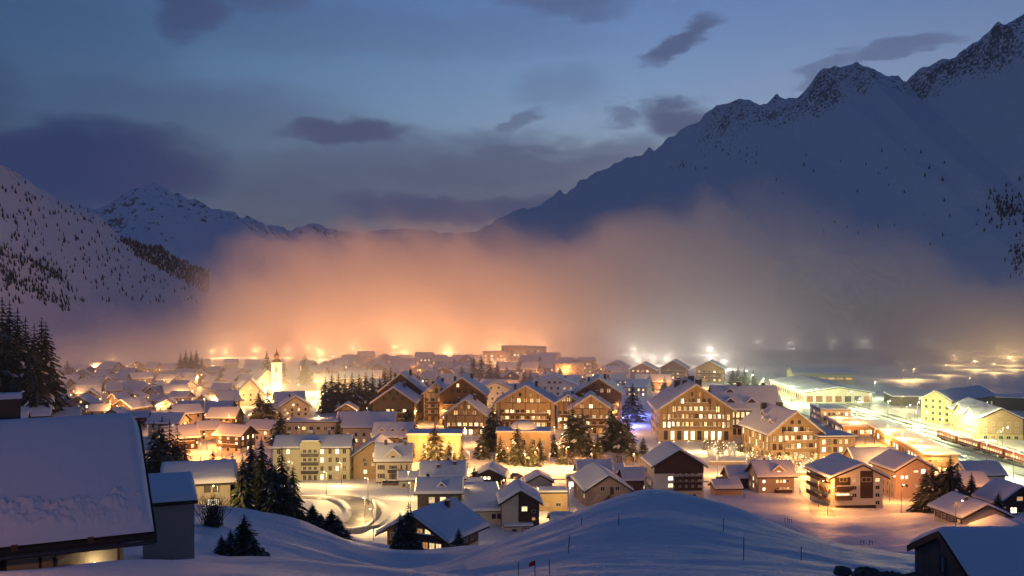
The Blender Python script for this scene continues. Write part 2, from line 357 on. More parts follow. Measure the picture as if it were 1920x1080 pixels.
for nm, c in dict(dark=(.075, .048, .033), brown=(.14, .085, .05), honey=(.37, .265, .155), grey=(.10, .085, .075), red=(.20, .07, .045), pale=(.40, .29, .17)).items():
    mat('wood_'+nm, b_wood(c))
mat('roof_dark', lambda t: pbsdf(t, t.mix(t.noise(objco(t), 3, 3), (.025, .022, .022), (.06, .05, .045)), .6))
mat('trim', lambda t: pbsdf(t, t.mix(t.noise(objco(t), 3, 3), (.42, .34, .24), (.58, .48, .36)), .6))
mat('frame_white', lambda t: pbsdf(t, (.62, .58, .5), .5))
mat('frame_dark', lambda t: pbsdf(t, (.10, .06, .04), .5))
mat('metal_dark', lambda t: pbsdf(t, t.mix(t.noise(objco(t), 6, 3), (.03, .03, .032), (.06, .06, .06)), .45, spec=.5))
mat('metal_grey', lambda t: pbsdf(t, t.mix(t.noise(objco(t), 6, 3), (.22, .22, .22), (.33, .33, .32)), .4, spec=.5))
mat('copper_red', lambda t: pbsdf(t, t.mix(t.noise(objco(t), 2, 3), (.16, .06, .04), (.26, .10, .06)), .5))
mat('gold', lambda t: pbsdf(t, (.7, .45, .12), .3, spec=.8))
mat('glass_dark', lambda t: pbsdf(t, t.mix(t.noise(objco(t), .8, 2), (.015, .018, .026), (.04, .04, .05)), .12, spec=.6))
def b_lit(c0, c1, s0, s1):
    def f(t):
        r = orand(t); r2 = t.m('FRACT', t.m('MULTIPLY', r, 17.31))
        n = t.smooth(t.noise(objco(t), 1.7, 2), .35, .65, .65, 1.15)
        e = t.n('ShaderNodeEmission', ins={'Color': t.mix(r2, c0, c1), 'Strength': t.m('MULTIPLY', n, t.m('MULTIPLY_ADD', r, s1-s0, s0))})
        return e.outputs[0]
    return f
for nm, a in dict(window_glow=((1, .55, .18), (1, .76, .42), .8, 2.6), window_bright=((1, .74, .40), (1, .86, .60), 2.0, 3.4), window_dim=((1, .42, .12), (1, .60, .26), .35, .9)).items():
    mat(nm, b_lit(*a)).cycles.emission_sampling = 'NONE'
for nm, (c, s) in dict(lamp_glow=((1, .72, .36), 40), lamp_white=((1, .95, .72), 60), lamp_blue=((.25, .28, 1), 14), fairy_glow=((1, .75, .38), 16), tail_glow=((1, .06, .03), 8)).items():
    mat(nm, lambda t, c=c, s=s: t.n('ShaderNodeEmission', ins={'Color': (*c, 1), 'Strength': s}).outputs[0]).cycles.emission_sampling = 'NONE'
def b_needle(c0, c1):
    def f(t):
        k = t.mix(t.noise(objco(t), 2.5, 3), c0, c1); k = t.mix(t.m('MULTIPLY', orand(t), .5), k, (.045, .05, .028))
        nz = t.n('ShaderNodeSeparateXYZ', ins={0: t.n('ShaderNodeNewGeometry').outputs['Normal']}).outputs[2]      # a dusting of snow on what faces up
        du = t.m('MULTIPLY', t.smooth(t.m('ABSOLUTE', nz), .55, .95), t.smooth(t.noise(objco(t), 9, 2), .5, .62, 0.0, .5))
        return pbsdf(t, t.mix(du, k, (.42, .44, .47)), .8, spec=.1)
    return f
mat('needles', b_needle((.026, .034, .022), (.075, .08, .046)))
mat('bark', lambda t: pbsdf(t, t.mix(t.noise(objco(t), 5, 4), (.05, .038, .03), (.11, .085, .065)), .9))
mat('twig', lambda t: pbsdf(t, (.045, .035, .03), .9))
mat('frost_twig', lambda t: pbsdf(t, t.mix(t.noise(objco(t), 1.5, 3), (.16, .12, .085), (.42, .38, .33)), .9))
mat('forest_dark', lambda t: pbsdf(t, t.mix(t.noise(wpos(t), .05, 3), (.014, .02, .018), (.035, .042, .034)), .9, spec=.05))
mat('rock', lambda t: pbsdf(t, t.mix(t.noise(objco(t), 2, 5), (.035, .033, .032), (.10, .095, .09)), .9, t.noise(objco(t), 5, 4), .6, .1))
mat('road_snow', lambda t: pbsdf(t, t.mix(t.noise(wpos(t), .25, 5), (.42, .40, .38), (.70, .68, .66)), .5, t.noise(wpos(t), 1.6, 4), .4, .15))
mat('asphalt', lambda t: pbsdf(t, t.mix(t.noise(wpos(t), .3, 4), (.13, .125, .115), (.36, .35, .33)), .4, t.noise(wpos(t), 2, 4), .3, .05))
mat('train_red', lambda t: pbsdf(t, t.mix(t.noise(objco(t), 1, 3), (.22, .045, .03), (.28, .06, .04)), .4, spec=.5))
mat('car_paint', lambda t: pbsdf(t, t.mix(orand(t), (.06, .07, .10), (.35, .35, .36)), .3, spec=.6))
mat('rubber', lambda t: pbsdf(t, (.02, .02, .02), .8))
mat('flag_red', lambda t: pbsdf(t, (.5, .03, .02), .7))

# ---------------------------------------------------------------- windows
_wc = {}
def win_frame(w, h, fm):
    k = ('f', round(w, 2), round(h, 2), fm)
    if k not in _wc:
        b = MB(); t = min(.11, .1*w)
        b.box(-w/2, w/2, -.07, 0, -h/2-t, -h/2); b.box(-w/2, w/2, -.07, 0, h/2, h/2+t); b.box(-w/2-t, -w/2, -.07, 0, -h/2-t, h/2+t); b.box(w/2, w/2+t, -.07, 0, -h/2-t, h/2+t)
        if w > .8: b.box(-.035, .035, -.06, 0, -h/2, h/2)
        if h > 1.9: b.box(-w/2, -.035, -.055, 0, .2*h, .2*h+.07); b.box(.035, w/2, -.055, 0, .2*h, .2*h+.07)
        _wc[k] = b.mesh('window', fm)
    return _wc[k]
def win_pane(w, h, m):
    k = ('p', round(w, 2), round(h, 2), m)
    if k not in _wc: _wc[k] = mesh('pane', [(-w/2, -.02, -h/2), (w/2, -.02, -h/2), (w/2, -.02, h/2), (-w/2, -.02, h/2)], [(0, 1, 2, 3)], m)
    return _wc[k]
def win_small(w, h, m, fm):
    k = ('s', round(w, 2), round(h, 2), m, fm)
    if k not in _wc:
        b = MB(); b.box(-w/2-.1, w/2+.1, -.05, 0, -h/2-.1, h/2+.1, 0)
        b.face([(-w/2, -.06, -h/2), (w/2, -.06, -h/2), (w/2, -.06, h/2), (-w/2, -.06, h/2)], 1); _wc[k] = b.mesh('window', [fm, m])
    return _wc[k]
def shutter_me(w, h, m):
    k = ('sh', round(w, 2), round(h, 2), m)
    if k not in _wc:
        b = MB(); b.box(-w/2, w/2, -.08, 0, -h/2, h/2)
        _wc[k] = b.mesh('shutter', m)
    return _wc[k]

# ---------------------------------------------------------------- roofs
def esp(L, n):      # positions along a roof with extra rows near the edges, for a rounded snow lip
    e = [0, .05, .16, .34]; inner = np.linspace(.6, L-.6, n) if L > 2 else np.array([L/2])
    return np.array(e+list(inner)+[L-.34, L-.16, L-.05, L])
def snow_sheet(name, xs, ys, zf, st, seed, parent, rz=0.0, rim=.34, amp=.12):
    """a rounded slab of snow over the roof height zf(x)"""
    if 0 < rim < .2: xs, ys = xs.copy(), ys.copy(); xs[1], xs[-2], ys[1], ys[-2] = xs[0]+.02, xs[-1]-.02, ys[0]+.02, ys[-1]-.02
    X, Yy = np.meshgrid(xs, ys); e = np.minimum(np.minimum(X-xs[0], xs[-1]-X), np.minimum(Yy-ys[0], ys[-1]-Yy))
    prof = np.sqrt(np.clip(1-(1-np.clip(e/abs(rim), 0, 1))**2, 0, 1)) if rim > 0 else np.clip(.12+e/abs(rim), 0, 1)*(e > .01)
    nz = fbm(X, Yy, 3.2, 3, seed)*amp/.5*st
    wob = fbm(X*1.3, Yy*1.3, 1.9, 2, seed+4)*.16*(e < .2)
    Z = zf(X)+.012+prof*(st+nz)-wob*0
    n0, n1 = X.shape
    me = grid_mesh(name, X, Yy, Z, 'roof_snow')
    o = obj(name, me, parent); o.rotation_euler = (0, 0, rz); return o
def gable_parts(root, cw, cd, he, hr, ov, st, roofm, fascia, rz, seed, ro=0.0, nx=6, ny=7, ovg=None, rim=.34, amp=.12):
    """roof over a gable whose ridge runs along y; ro shifts the ridge sideways"""
    ovg = ov if ovg is None else ovg; sl = (hr-he)/(cw/2+ro); sr = (hr-he)/(cw/2-ro); th = .2
    xl, xr = -cw/2-ov, cw/2+ov; y0, y1 = -cd/2-ovg, cd/2+ovg
    zl, zr = hr-sl*(ro-xl), hr-sr*(xr-ro); b = MB()
    b.hexa([(xl, y0, zl), (ro, y0, hr), (ro, y1, hr), (xl, y1, zl), (xl, y0, zl+th), (ro, y0, hr+th), (ro, y1, hr+th), (xl, y1, zl+th)], 0)
    b.hexa([(ro, y0, hr), (xr, y0, zr), (xr, y1, zr), (ro, y1, hr), (ro, y0, hr+th), (xr, y0, zr+th), (xr, y1, zr+th), (ro, y1, hr+th)], 0)
    for yy0, yy1 in ((y0-.1, y0-.003), (y1+.003, y1+.1)):      # barge boards
        b.hexa([(xl, yy0, zl-.14), (ro, yy0, hr-.14), (ro, yy1, hr-.14), (xl, yy1, zl-.14), (xl, yy0, zl+th+.04), (ro, yy0, hr+th+.04), (ro, yy1, hr+th+.04), (xl, yy1, zl+th+.04)], 1)
        b.hexa([(ro, yy0, hr-.14), (xr, yy0, zr-.14), (xr, yy1, zr-.14), (ro, yy1, hr-.14), (ro, yy0, hr+th+.04), (xr, yy0, zr+th+.04), (xr, yy1, zr+th+.04), (ro, yy1, hr+th+.04)], 1)
    rf = b.build('roof', [roofm, fascia], root); rf.rotation_euler = (0, 0, rz)
    zf = lambda X: hr+th-np.where(X < ro, sl*(np.sqrt((X-ro)**2+.09)-.0), sr*(np.sqrt((X-ro)**2+.09)))+.12
    xs = np.concatenate([xl+esp(ro-xl, nx)[:4+nx], [ro-.25, ro, ro+.25], xr-esp(xr-ro, nx)[:4+nx][::-1]]); ys = y0+esp(y1-y0, ny)
    if st > 0: snow_sheet('snow', xs, ys, zf, st, seed, rf, 0.0, rim, amp)
    return rf

SEED = [100]
FOOT = []        # footprints taken, so that the filler houses keep clear
def house(name, label, cat, group, u, Y, w, d, he, hr, rot=0, ridge='y', v=None, z=None, wall='plaster_cream', low=None, lowh=0.0, roofm='roof_dark', fascia='roof_dark', st=.45, ov=.9, ro=0.0,
          win=(), chim=(), balc=(), dorm=(), near=False, frame='frame_white', lit=('window_glow', 'window_dim', 'window_glow', 'window_bright', 'window_dim'), shut=None, shed=0.0, at=None, nx=6, ny=7, rng=None, snow_amp=.12, rim=.34):
    SEED[0] += 1; rng = rng or random.Random(SEED[0])
    th = R(rot); nrm = Vector((math.sin(th), -math.cos(th)))
    if at is None:
        fx, fy = (u-960)/F*Y, Y
        cx, cy_ = fx-nrm.x*d/2, fy-nrm.y*d/2
    else: cx, cy_ = at
    if z is None: z = min(gz(cx+a*w/2*.8, cy_+b*d/2*.8) for a in (-1, 1) for b in (-1, 1))-.1
    FOOT.append((cx, cy_, max(w, d)*.62))
    root = empty(name, (cx, cy_, z), th); tag(root, label, cat, group)
    cw, cd, rz = (w, d, 0.0) if ridge == 'y' else (d, w, math.pi/2)
    b = MB(); zb = -2.5
    if ridge == 'flat':
        b.box(-w/2, w/2, -d/2, d/2, lowh if low else zb, he)
    elif ridge == 'shed':
        b.hexa([(-w/2, -d/2, lowh if low else zb), (w/2, -d/2, lowh if low else zb), (w/2, d/2, lowh if low else zb), (-w/2, d/2, lowh if low else zb), (-w/2, -d/2, he), (w/2, -d/2, he), (w/2, d/2, hr), (-w/2, d/2, hr)])
    else:
        b.prism([(-cw/2, lowh if low else zb), (cw/2, lowh if low else zb), (cw/2, he), (ro, hr), (-cw/2, he)], -cd/2, cd/2)
    wo_ = b.build('wall', wall, root)
    if ridge == 'x': wo_.rotation_euler = (0, 0, rz)
    if low:
        b = MB(); b.box(-w/2-.04, w/2+.04, -d/2-.04, d/2+.04, zb, lowh); b.build('base_wall', low, root)
    if ridge == 'flat':
        b = MB(); b.box(-w/2-ov, w/2+ov, -d/2-ov, d/2+ov, he, he+.35); rf = b.build('roof', fascia, root)
        snow_sheet('snow', -w/2-ov+.1+esp(w+2*ov-.2, nx), -d/2-ov+.1+esp(d+2*ov-.2, ny), lambda X: X*0+he+.35, st, SEED[0], rf)
    elif ridge == 'shed':
        sl = (hr-he)/d; b = MB(); z0, z1 = he-ov*sl, hr+ov*sl
        b.hexa([(-w/2-ov, -d/2-ov, z0), (w/2+ov, -d/2-ov, z0), (w/2+ov, d/2+ov, z1), (-w/2-ov, d/2+ov, z1), (-w/2-ov, -d/2-ov, z0+.2), (w/2+ov, -d/2-ov, z0+.2), (w/2+ov, d/2+ov, z1+.2), (-w/2-ov, d/2+ov, z1+.2)])
        rf = b.build('roof', fascia, root)
        s = snow_sheet('snow', -(d/2+ov)+esp(d+2*ov, ny), -(w/2+ov)+esp(w+2*ov, nx), lambda X: he+.2+(X+d/2)*sl, st, SEED[0], rf, math.pi/2)
    elif ridge in 'xy':
        rf = gable_parts(root, cw, cd, he, hr, ov, st, roofm, fascia, rz, SEED[0], ro, nx, ny, None, rim, snow_amp)
    def face(f, s, zz, out=0.0):
        if f == 'F': return (s, -d/2-out, zz), 0.0
        if f == 'B': return (-s, d/2+out, zz), math.pi
        if f == 'R': return (w/2+out, s, zz), math.pi/2
        return (-w/2-out, -s, zz), -math.pi/2
    def window(f, s, zz, ww, wh, lm, fm=frame, sh=shut):
        out = .04 if (low and zz-wh/2 < lowh) else 0.0
        loc, r_ = face(f, s, zz, out+.004)
        if near:
            o = obj('window', win_frame(ww, wh, fm), root, loc, r_); obj('pane', win_pane(ww, wh, lm), o)
            if sh:
                for q in (-1, 1):
                    so = obj('shutter', shutter_me(.42*ww, wh+.1, sh), o); so.location = (q*(ww*.73+.13), 0, 0)
        else: o = obj('window', win_small(ww, wh, lm, fm), root, loc, r_)
        return o
    for sp in win:
        # (face, s0, s1, columns, z0, dz, rows, width, height, share lit, [lit material])
        f, s0, s1, nc, z0, dz, nr_, ww, wh, pl = sp[:10]; lm = sp[10] if len(sp) > 10 else None
        for r_ in range(nr_):
            for c in range(nc):
                s = s0 if nc == 1 else s0+(s1-s0)*c/(nc-1)
                window(f, s, z0+r_*dz, ww, wh, (lm or rng.choice(lit)) if rng.random() < pl else 'glass_dark')
    for c in chim:
        x, y, zt, s = c[:4]; b = MB(); b.box(-s/2, s/2, -s*.4, s*.4, zt-3.5, zt, 0); b.box(-s/2-.1, s/2+.1, -s*.4-.1, s*.4+.1, zt, zt+.12, 0); b.box(-s/2-.05, s/2+.05, -s*.4-.05, s*.4+.05, zt+.12, zt+.34, 1)
        b.build('chimney', [c[4] if len(c) > 4 else 'metal_dark', 'roof_snow'], root, (x, y, 0))
    for bl in balc:
        f, s0, s1, zz, dep, m = bl[:6]; hh = bl[6] if len(bl) > 6 else 1.0
        b = MB(); b.box(s0, s1, -dep, 0, -.18, 0, 0); b.box(s0, s1, -dep, -dep+.06, .06, hh, 1); b.box(s0, s0+.06, -dep+.06, 0, .06, hh, 1); b.box(s1-.06, s1, -dep+.06, 0, .06, hh, 1)
        b.box(s0-.02, s1+.02, -dep-.03, -dep+.1, hh, hh+.16, 2)
        loc, r_ = face(f, 0, zz, .006); b.build('balcony', [m, m, 'roof_snow'], root, loc, r_)
    for dm in dorm:
        x, y, zz, dw, dh, dl, ld, rr = dm       # dormer on a roof: front centre, width, wall height, depth, lit, turn
        b = MB(); b.prism([(-dw/2, 0), (dw/2, 0), (dw/2, dh), (0, dh+dw*.42), (-dw/2, dh)], 0, dl, 0)
        o = b.build('dormer', wall if wall.startswith('plaster') else 'wood_dark', root, (x, y, zz), R(rr))
        b = MB(); e = .3; k = .84
        for q in (-1, 1):
            p = [(q*(dw/2+e), -e, dh-e*k), (0, -e, dh+dw*.42), (0, dl, dh+dw*.42), (q*(dw/2+e), dl, dh-e*k)]
            if q > 0: p = [p[1], p[0], p[3], p[2]]
            b.hexa(p+[(a, c, g+.42) for a, c, g in p])
        b.build('dormer_snow', 'roof_snow', o, (0, 0, .02))
        pw = min(1.0, dw*.5); ph = min(1.1, dh*.8)
        obj('pane', win_pane(pw, ph, ld), o, (0, -.01, dh*.55))
    return root, face, window

# ---------------------------------------------------------------- conifers
_sp = {}
def spruce_me(kind, seed):
    k = (kind, seed)
    if k in _sp: return _sp[k]
    rng = random.Random(seed*31+kind*7); lv, nb, sub = ((32, 14, 4), (24, 13, 3), (12, 8, 2))[kind]
    v, f, mi = [], [], []
    Rm = .21*rng.uniform(.9, 1.15)
    for i in range(lv):
        t = .05+.94*(i/(lv-1))**.92; r = Rm*((1-t)**.8)*rng.uniform(.82, 1.12)+.008
        n = max(4, int(nb*(1-.45*t)))
        for j in range(n):
            a = 2*math.pi*(j+rng.random())/n; L = r*rng.uniform(.62, 1.16); zz = t+rng.uniform(-.012, .012)
            ca, sa = math.cos(a), math.sin(a); dro = L*rng.uniform(.22, .52); up = L*.10
            wd = (.36+.16*rng.random())*L/sub**.35
            px, pz = .0, zz
            for q in range(sub):
                f0, f1 = q/sub, (q+1)/sub
                def pt(ff, sd, low=0.0):
                    rr = L*ff; ww = wd*sd*(1-.55*ff)
                    return (ca*rr-sa*ww, sa*rr+ca*ww, zz+up*ff*2-dro*ff*ff*1.6-low)
                jz = [rng.uniform(0, .05)*L+.35*wd for _ in range(3)]
                m = 1 if q == sub-1 and rng.random() < .035 else 0
                b = len(v)
                v += [pt(f0, 0), pt(f0+(f1-f0)*.25, 1, jz[0]), pt(min(1.06, f1+.12), .35, jz[1]*.6), pt(f1, 0), pt(min(1.06, f1+.1), -.4, jz[1]*.6), pt(f0+(f1-f0)*.25, -1, jz[2])]
                f.append((b, b+1, b+2, b+3)); f.append((b, b+3, b+4, b+5)); mi += [m, m]
    # leader shoot
    b = len(v); v += [(-.006, 0, .95), (.006, 0, .95), (0, .0, 1.02)]; f.append((b, b+1, b+2)); mi.append(0)
    cr = mesh('crown', v, f, ['needles', 'roof_snow'], False, mi)
    tb = MB(); tb.tube([(0, 0, -.04), (0, 0, .3), (0, 0, .97)], [.016, .012, .002], 6); tr = tb.mesh('trunk', 'bark')
    _sp[k] = (cr, tr); return _sp[k]
def ordinal(i): return ['first', 'second', 'third', 'fourth', 'fifth', 'sixth', 'seventh', 'eighth', 'ninth', 'tenth', 'eleventh', 'twelfth', 'thirteenth', 'fourteenth', 'fifteenth', 'sixteenth', 'seventeenth', 'eighteenth', 'nineteenth', 'twentieth'][i] if i < 20 else str(i+1)+'th'
_tr = random.Random(77)
def trees(phrase, group, lst, kind, look='dark spruce', wid=1.0, Y=None, z=None):
    """lst: (column, base row, height in photo pixels[, distance]); labels count from the left"""
    for i, e in enumerate(sorted(lst)):
        u, v, hp = e[:3]; y = e[3] if len(e) > 3 else (Y or H*F/(v-HV)); h = hp*y/F
        x = (u-960)/F*y; zz = gz(x, y) if z is None else z
        if len(e) > 3 or Y or z is not None:      # hillside trees stand where they are seen
            ztop = H-(v-hp-HV)/F*y; h = max(h, ztop-zz)
        else: zz = max(zz, 0)
        r = empty('spruce_tree', (x, y, zz-.1), _tr.uniform(0, 6.28)); s = wid*_tr.uniform(.92, 1.12)
        r.scale = (h*s, h*s, h)
        lab = look+(', ' if len(lst) > 1 else ' ')+(('leftmost ' if i == 0 else 'rightmost ' if i == len(lst)-1 else ordinal(i)+' from left ') if len(lst) > 1 else '')+phrase
        tag(r, lab, 'tree', group)
        c, t = spruce_me(kind, _tr.randrange(5)); obj('crown', c, r); obj('trunk', t, r)
        FOOT.append((x, y, h*.12))

# ---------------------------------------------------------------- lamps
def _lampmesh():
    b = MB(); b.tube([(0, 0, -.5), (0, 0, 3), (0, 0, 7)], [.09, .07, .05], 8); pole = b.mesh('pole', 'metal_dark')
    b = MB(); b.tube([(0, 0, 6.9), (0, -.5, 7.25), (0, -1.1, 7.3)], .04, 6); arm = b.mesh('arm', 'metal_dark')
    b = MB(); b.box(-.14, .14, -1.65, -1.05, 7.27, 7.36); hood = b.mesh('lamp_hood', 'metal_dark')
    g = {}
    for m in ('lamp_glow', 'lamp_white', 'lamp_blue'):
        b = MB(); b.lathe([(.02, 7.10), (.12, 7.16), (.14, 7.26)], 8, 0, -1.35); g[m] = b.mesh('lamp_glass', m)
    return pole, arm, hood, g
LM = _lampmesh()
LC = dict(F=(1, .41, .145), O=(1, .37, .075), W=(1, .46, .13), Y=(1, .62, .22), G=(.92, 1, .52), C=(1, .90, .68), B=(.22, .25, 1))
_lights = {}
LMUL = 3.5
def lamps(phrase, group, lst, power, col, look='lit street lamp', scale=1.0, cat='street lamp', name='street_lamp'):
    power *= LMUL
    for i, e in enumerate(sorted(lst)):
        u, v = e[:2]; k = e[2] if len(e) > 2 else 1.0; g = G(u, v) if len(e) < 4 else G(u, Y=e[3])
        r = empty(name, g, math.atan2(-g.x, g.y)*-1+_tr.uniform(-.5, .5)); r.scale = (scale,)*3
        lab = look+(', ' if len(lst) > 1 else ' ')+(('leftmost ' if i == 0 else 'rightmost ' if i == len(lst)-1 else ordinal(i)+' from left ') if len(lst) > 1 else '')+phrase
        tag(r, lab, cat, group)
        obj('pole', LM[0], r); obj('arm', LM[1], r); obj('lamp_hood', LM[2], r); obj('lamp_glass', LM[3]['lamp_blue' if col == 'B' else 'lamp_white' if col in 'CG' else 'lamp_glow'], r)
        key = (col, round(power*k)); 
        if key not in _lights:
            l = bpy.data.lights.new('lamp_light', 'POINT'); l.energy = power*k; l.color = LC[col]; l.shadow_soft_size = .35; _lights[key] = l
        o = bpy.data.objects.new('lamp_light', _lights[key]); link(o, r); o.location = (0, -1.35, 6.6)
# ---------------------------------------------------------------- left rise, roads, wall
def strip(name, pts, w, m, lift=.06, n=60):
    """a road laid along ground points (world x, y), following the terrain"""
    pts = [Vector((p[0], p[1], 0)) for p in pts]; out = []
    for i in range(len(pts)-1):
        p0, p1, p2, p3 = pts[max(i-1, 0)], pts[i], pts[i+1], pts[min(i+2, len(pts)-1)]
        for k in range(n):
            t = k/n; out.append(.5*((2*p1)+(p2-p0)*t+(2*p0-5*p1+4*p2-p3)*t*t+(3*p1-p0-3*p2+p3)*t**3))
    out.append(pts[-1]); c = np.array([(p.x, p.y) for p in out]); tg = np.gradient(c, axis=0); tg /= np.linalg.norm(tg, axis=1)[:, None]+1e-9
    nr = np.stack([-tg[:, 1], tg[:, 0]], 1); s = np.linspace(-.5, .5, 7)
    X = c[:, 0][:, None]+nr[:, 0][:, None]*w*s; Yy = c[:, 1][:, None]+nr[:, 1][:, None]*w*s
    zc = hgt(c[:, 0], c[:, 1]); k = np.ones(9)/9; zc = np.convolve(np.pad(zc, 4, 'edge'), k, 'valid')
    Z = np.maximum(hgt(X, Yy), zc[:, None])+lift
    return tag(obj(name, grid_mesh(name, X[:, ::-1], Yy[:, ::-1], Z[:, ::-1], m)), kind='structure'), out
def gxy(u, v=None, Y=None):
    g = G(u, v, Y); return (g.x, g.y)
strip('road', [gxy(480, Y=290), gxy(560, Y=268), gxy(620, Y=262), gxy(668, Y=251), gxy(688, Y=236), gxy(668, Y=222), gxy(630, Y=214)], 7.2, 'asphalt', .12)
RP = [gxy(480, Y=290), gxy(560, Y=268), gxy(620, Y=262), gxy(668, Y=251), gxy(688, Y=236), gxy(668, Y=222), gxy(630, Y=214)]
for sg in (-1, 1):      # ploughed banks along the hairpin
    q = []
    for i, p in enumerate(RP):
        a_, b_ = Vector(RP[max(i-1, 0)]), Vector(RP[min(i+1, len(RP)-1)]); t_ = (b_-a_).normalized(); q.append((p[0]-t_.y*4.4*sg, p[1]+t_.x*4.4*sg))
    strip('snow_bank', q, 1.5, 'snow', .75)
strip('street', [gxy(640, Y=352), gxy(770, Y=338), gxy(950, Y=330), gxy(1100, Y=326), gxy(1300, Y=322), gxy(1530, Y=320), gxy(1660, Y=318)], 9.0, 'road_snow', .3)
strip('street', [gxy(1505, Y=322), gxy(1520, Y=290), gxy(1535, Y=262), gxy(1545, Y=240)], 5.5, 'road_snow', .12)
strip('street', [gxy(330, Y=470), gxy(400, Y=420), gxy(430, Y=392), gxy(400, Y=365), gxy(360, Y=345)], 7.0, 'road_snow', .3)
strip('street', [gxy(1640, Y=330), gxy(1650, Y=365), gxy(1620, Y=410), gxy(1575, Y=470), (150, 560)], 12.0, 'road_snow', .3)
strip('rail_yard', [(196, 300), (190, 350), (188, 420), (184, 520), (176, 640), (150, 760)], 42.0, 'road_snow', .3)
tag(bpy.data.objects['street.001'], kind='structure')
# retaining wall under the hairpin
wp = [gxy(696, Y=250), gxy(702, Y=238), gxy(700, Y=226), gxy(684, Y=214), gxy(655, Y=207), gxy(628, Y=205)]
b = MB()
for (x0, y0), (x1, y1) in zip(wp[:-1], wp[1:]):
    d = Vector((x1-x0, y1-y0)).normalized(); n_ = Vector((d.y, -d.x))*.35; za, zb_ = gz(x0, y0), gz(x1, y1); t0, t1 = max(za, 8.4)+.9, max(zb_, 8.4)+.9
    b.hexa([(x0, y0, za-5), (x0-n_.x, y0-n_.y, za-5), (x1-n_.x, y1-n_.y, zb_-5), (x1, y1, zb_-5), (x0, y0, t0), (x0-n_.x, y0-n_.y, t0), (x1-n_.x, y1-n_.y, t1), (x1, y1, t1)])
    b.hexa([(x0, y0, t0+.004), (x0-n_.x*1.4, y0-n_.y*1.4, t0+.004), (x1-n_.x*1.4, y1-n_.y*1.4, t1+.004), (x1, y1, t1+.004), (x0, y0, t0+.3), (x0-n_.x*1.4, y0-n_.y*1.4, t0+.3), (x1-n_.x*1.4, y1-n_.y*1.4, t1+.3), (x1, y1, t1+.3)], 1)
tag(b.build('retaining_wall', ['plaster_concrete', 'roof_snow']), 'curved concrete retaining wall with a snow cap below the hairpin road', 'wall')
# low embankment line far right
em = [(220, 660), (300, 560), (420, 470), (560, 400)]
X = np.array([[x+o for o in (-7, -2.5, 2.5, 7)] for x, y in em]); Yy = np.array([[y+o*.6 for o in (-7, -2.5, 2.5, 7)] for x, y in em]); Z = np.array([[-.5, 3.2, 3.2, -.5] for _ in em])
tag(obj('embankment', grid_mesh('embankment', X[:, ::-1], Yy[:, ::-1], Z[:, ::-1], 'snow')), kind='structure')

# ---------------------------------------------------------------- near houses
LIT = ('window_glow', 'window_glow', 'window_bright', 'window_dim')
# A: the big snow roof at the left edge
th = R(28); er = Vector((-13.75, 38.7)); dx = Vector((math.cos(th), math.sin(th))); dn = Vector((-math.sin(th), math.cos(th)))
ctr = er-dx*9.0+dn*4.9
A, fA, wA = house('farmhouse', 'near farmhouse with a huge smooth snow roof at the left edge', 'house', None, 0, 0, 15.4, 7.6, 3.0, 6.1, 28, 'x', z=48.35, wall='plaster_cream', st=.5, ov=1.0, at=tuple(ctr), near=True, nx=26, ny=40, snow_amp=.04, rim=-.40, fascia='wood_dark', chim=[(3.7, 1.3, 7.3, .9), (3.1, 1.4, 8.0, .45)], roofm='roof_dark')
# lumpy slid snow along the eaves
xs = np.linspace(-2.0, 8.3, 300); yy = np.linspace(-4.74, -3.4, 44); X, Yy = np.meshgrid(xs, yy)
base = 6.1+.2-(3.1/3.8)*np.abs(Yy); edge = -3.62+fbm(X, X*0, .8, 4, 35)*.35; lump = (.40+fbm(X*.8, Yy*1.4, .5, 5, 31)*.55+fbm(X, Yy, .17, 3, 33)*.22)*sstep(Yy, -4.73, -4.5)*sstep(Yy, edge, edge-.14)
lo = obj('slid_snow', grid_mesh('slid_snow', X, Yy, base+.52*np.sqrt(np.clip(1-(1-np.clip((Yy+4.8)/.3, 0, 1))**2, 0, 1))-.1+np.clip(lump, 0, 1)*.75+.06*0, 'roof_snow'), A)
b = MB(); b.tube([(-8.7, -4.95, 2.12), (8.7, -4.95, 2.12)], .09, 8); b.build('gutter', 'metal_dark', A)
b = MB(); b.tube([(5.2, -4.9, 2.05), (5.2, -4.0, 1.7), (5.2, -3.9, -1.5)], .07, 6); b.build('downpipe', 'metal_dark', A)
for k in range(6):
    b = MB(); b.box(-.11, .11, -1.0, 0, -.24, 0); b.build('purlin_end' if k == 0 else 'purlin_end', 'wood_brown', A, (-6.6+k*2.6, -3.81, 2.55))
sh = empty('louvre_shutter', (2.3, -3.86, 1.15)); sh.parent = A
b = MB(); b.box(-1.15, -1.05, -.06, 0, -.9, .9); b.box(1.05, 1.15, -.06, 0, -.9, .9); b.box(-1.05, 1.05, -.06, 0, .8, .9); b.build('shutter_frame', 'wood_dark', sh)
b = MB(); b.hexa([(-1.04, -.05, -.06), (1.04, -.05, -.06), (1.04, 0, -.02), (-1.04, 0, -.02), (-1.04, -.05, -.03), (1.04, -.05, -.03), (1.04, 0, .01), (-1.04, 0, .01)])
slat = b.mesh('slat', 'wood_brown')
for k in range(16): obj('slat', slat, sh, (0, 0, -.78+k*.102))
for s in (2.2, 4.4, 5.6, 8.4):
    b = MB(); b.box(-.05, .05, -.03, 0, -2.5, 2.9); b.build('wall_batten', 'wood_brown', A, (s-.9, -3.81, 0))
wl = empty('assumed_wall_lamp', (3.0, -4.1, 1.3)); wl.parent = A  # unseen lamps, assumed under the eaves to light the cream wall
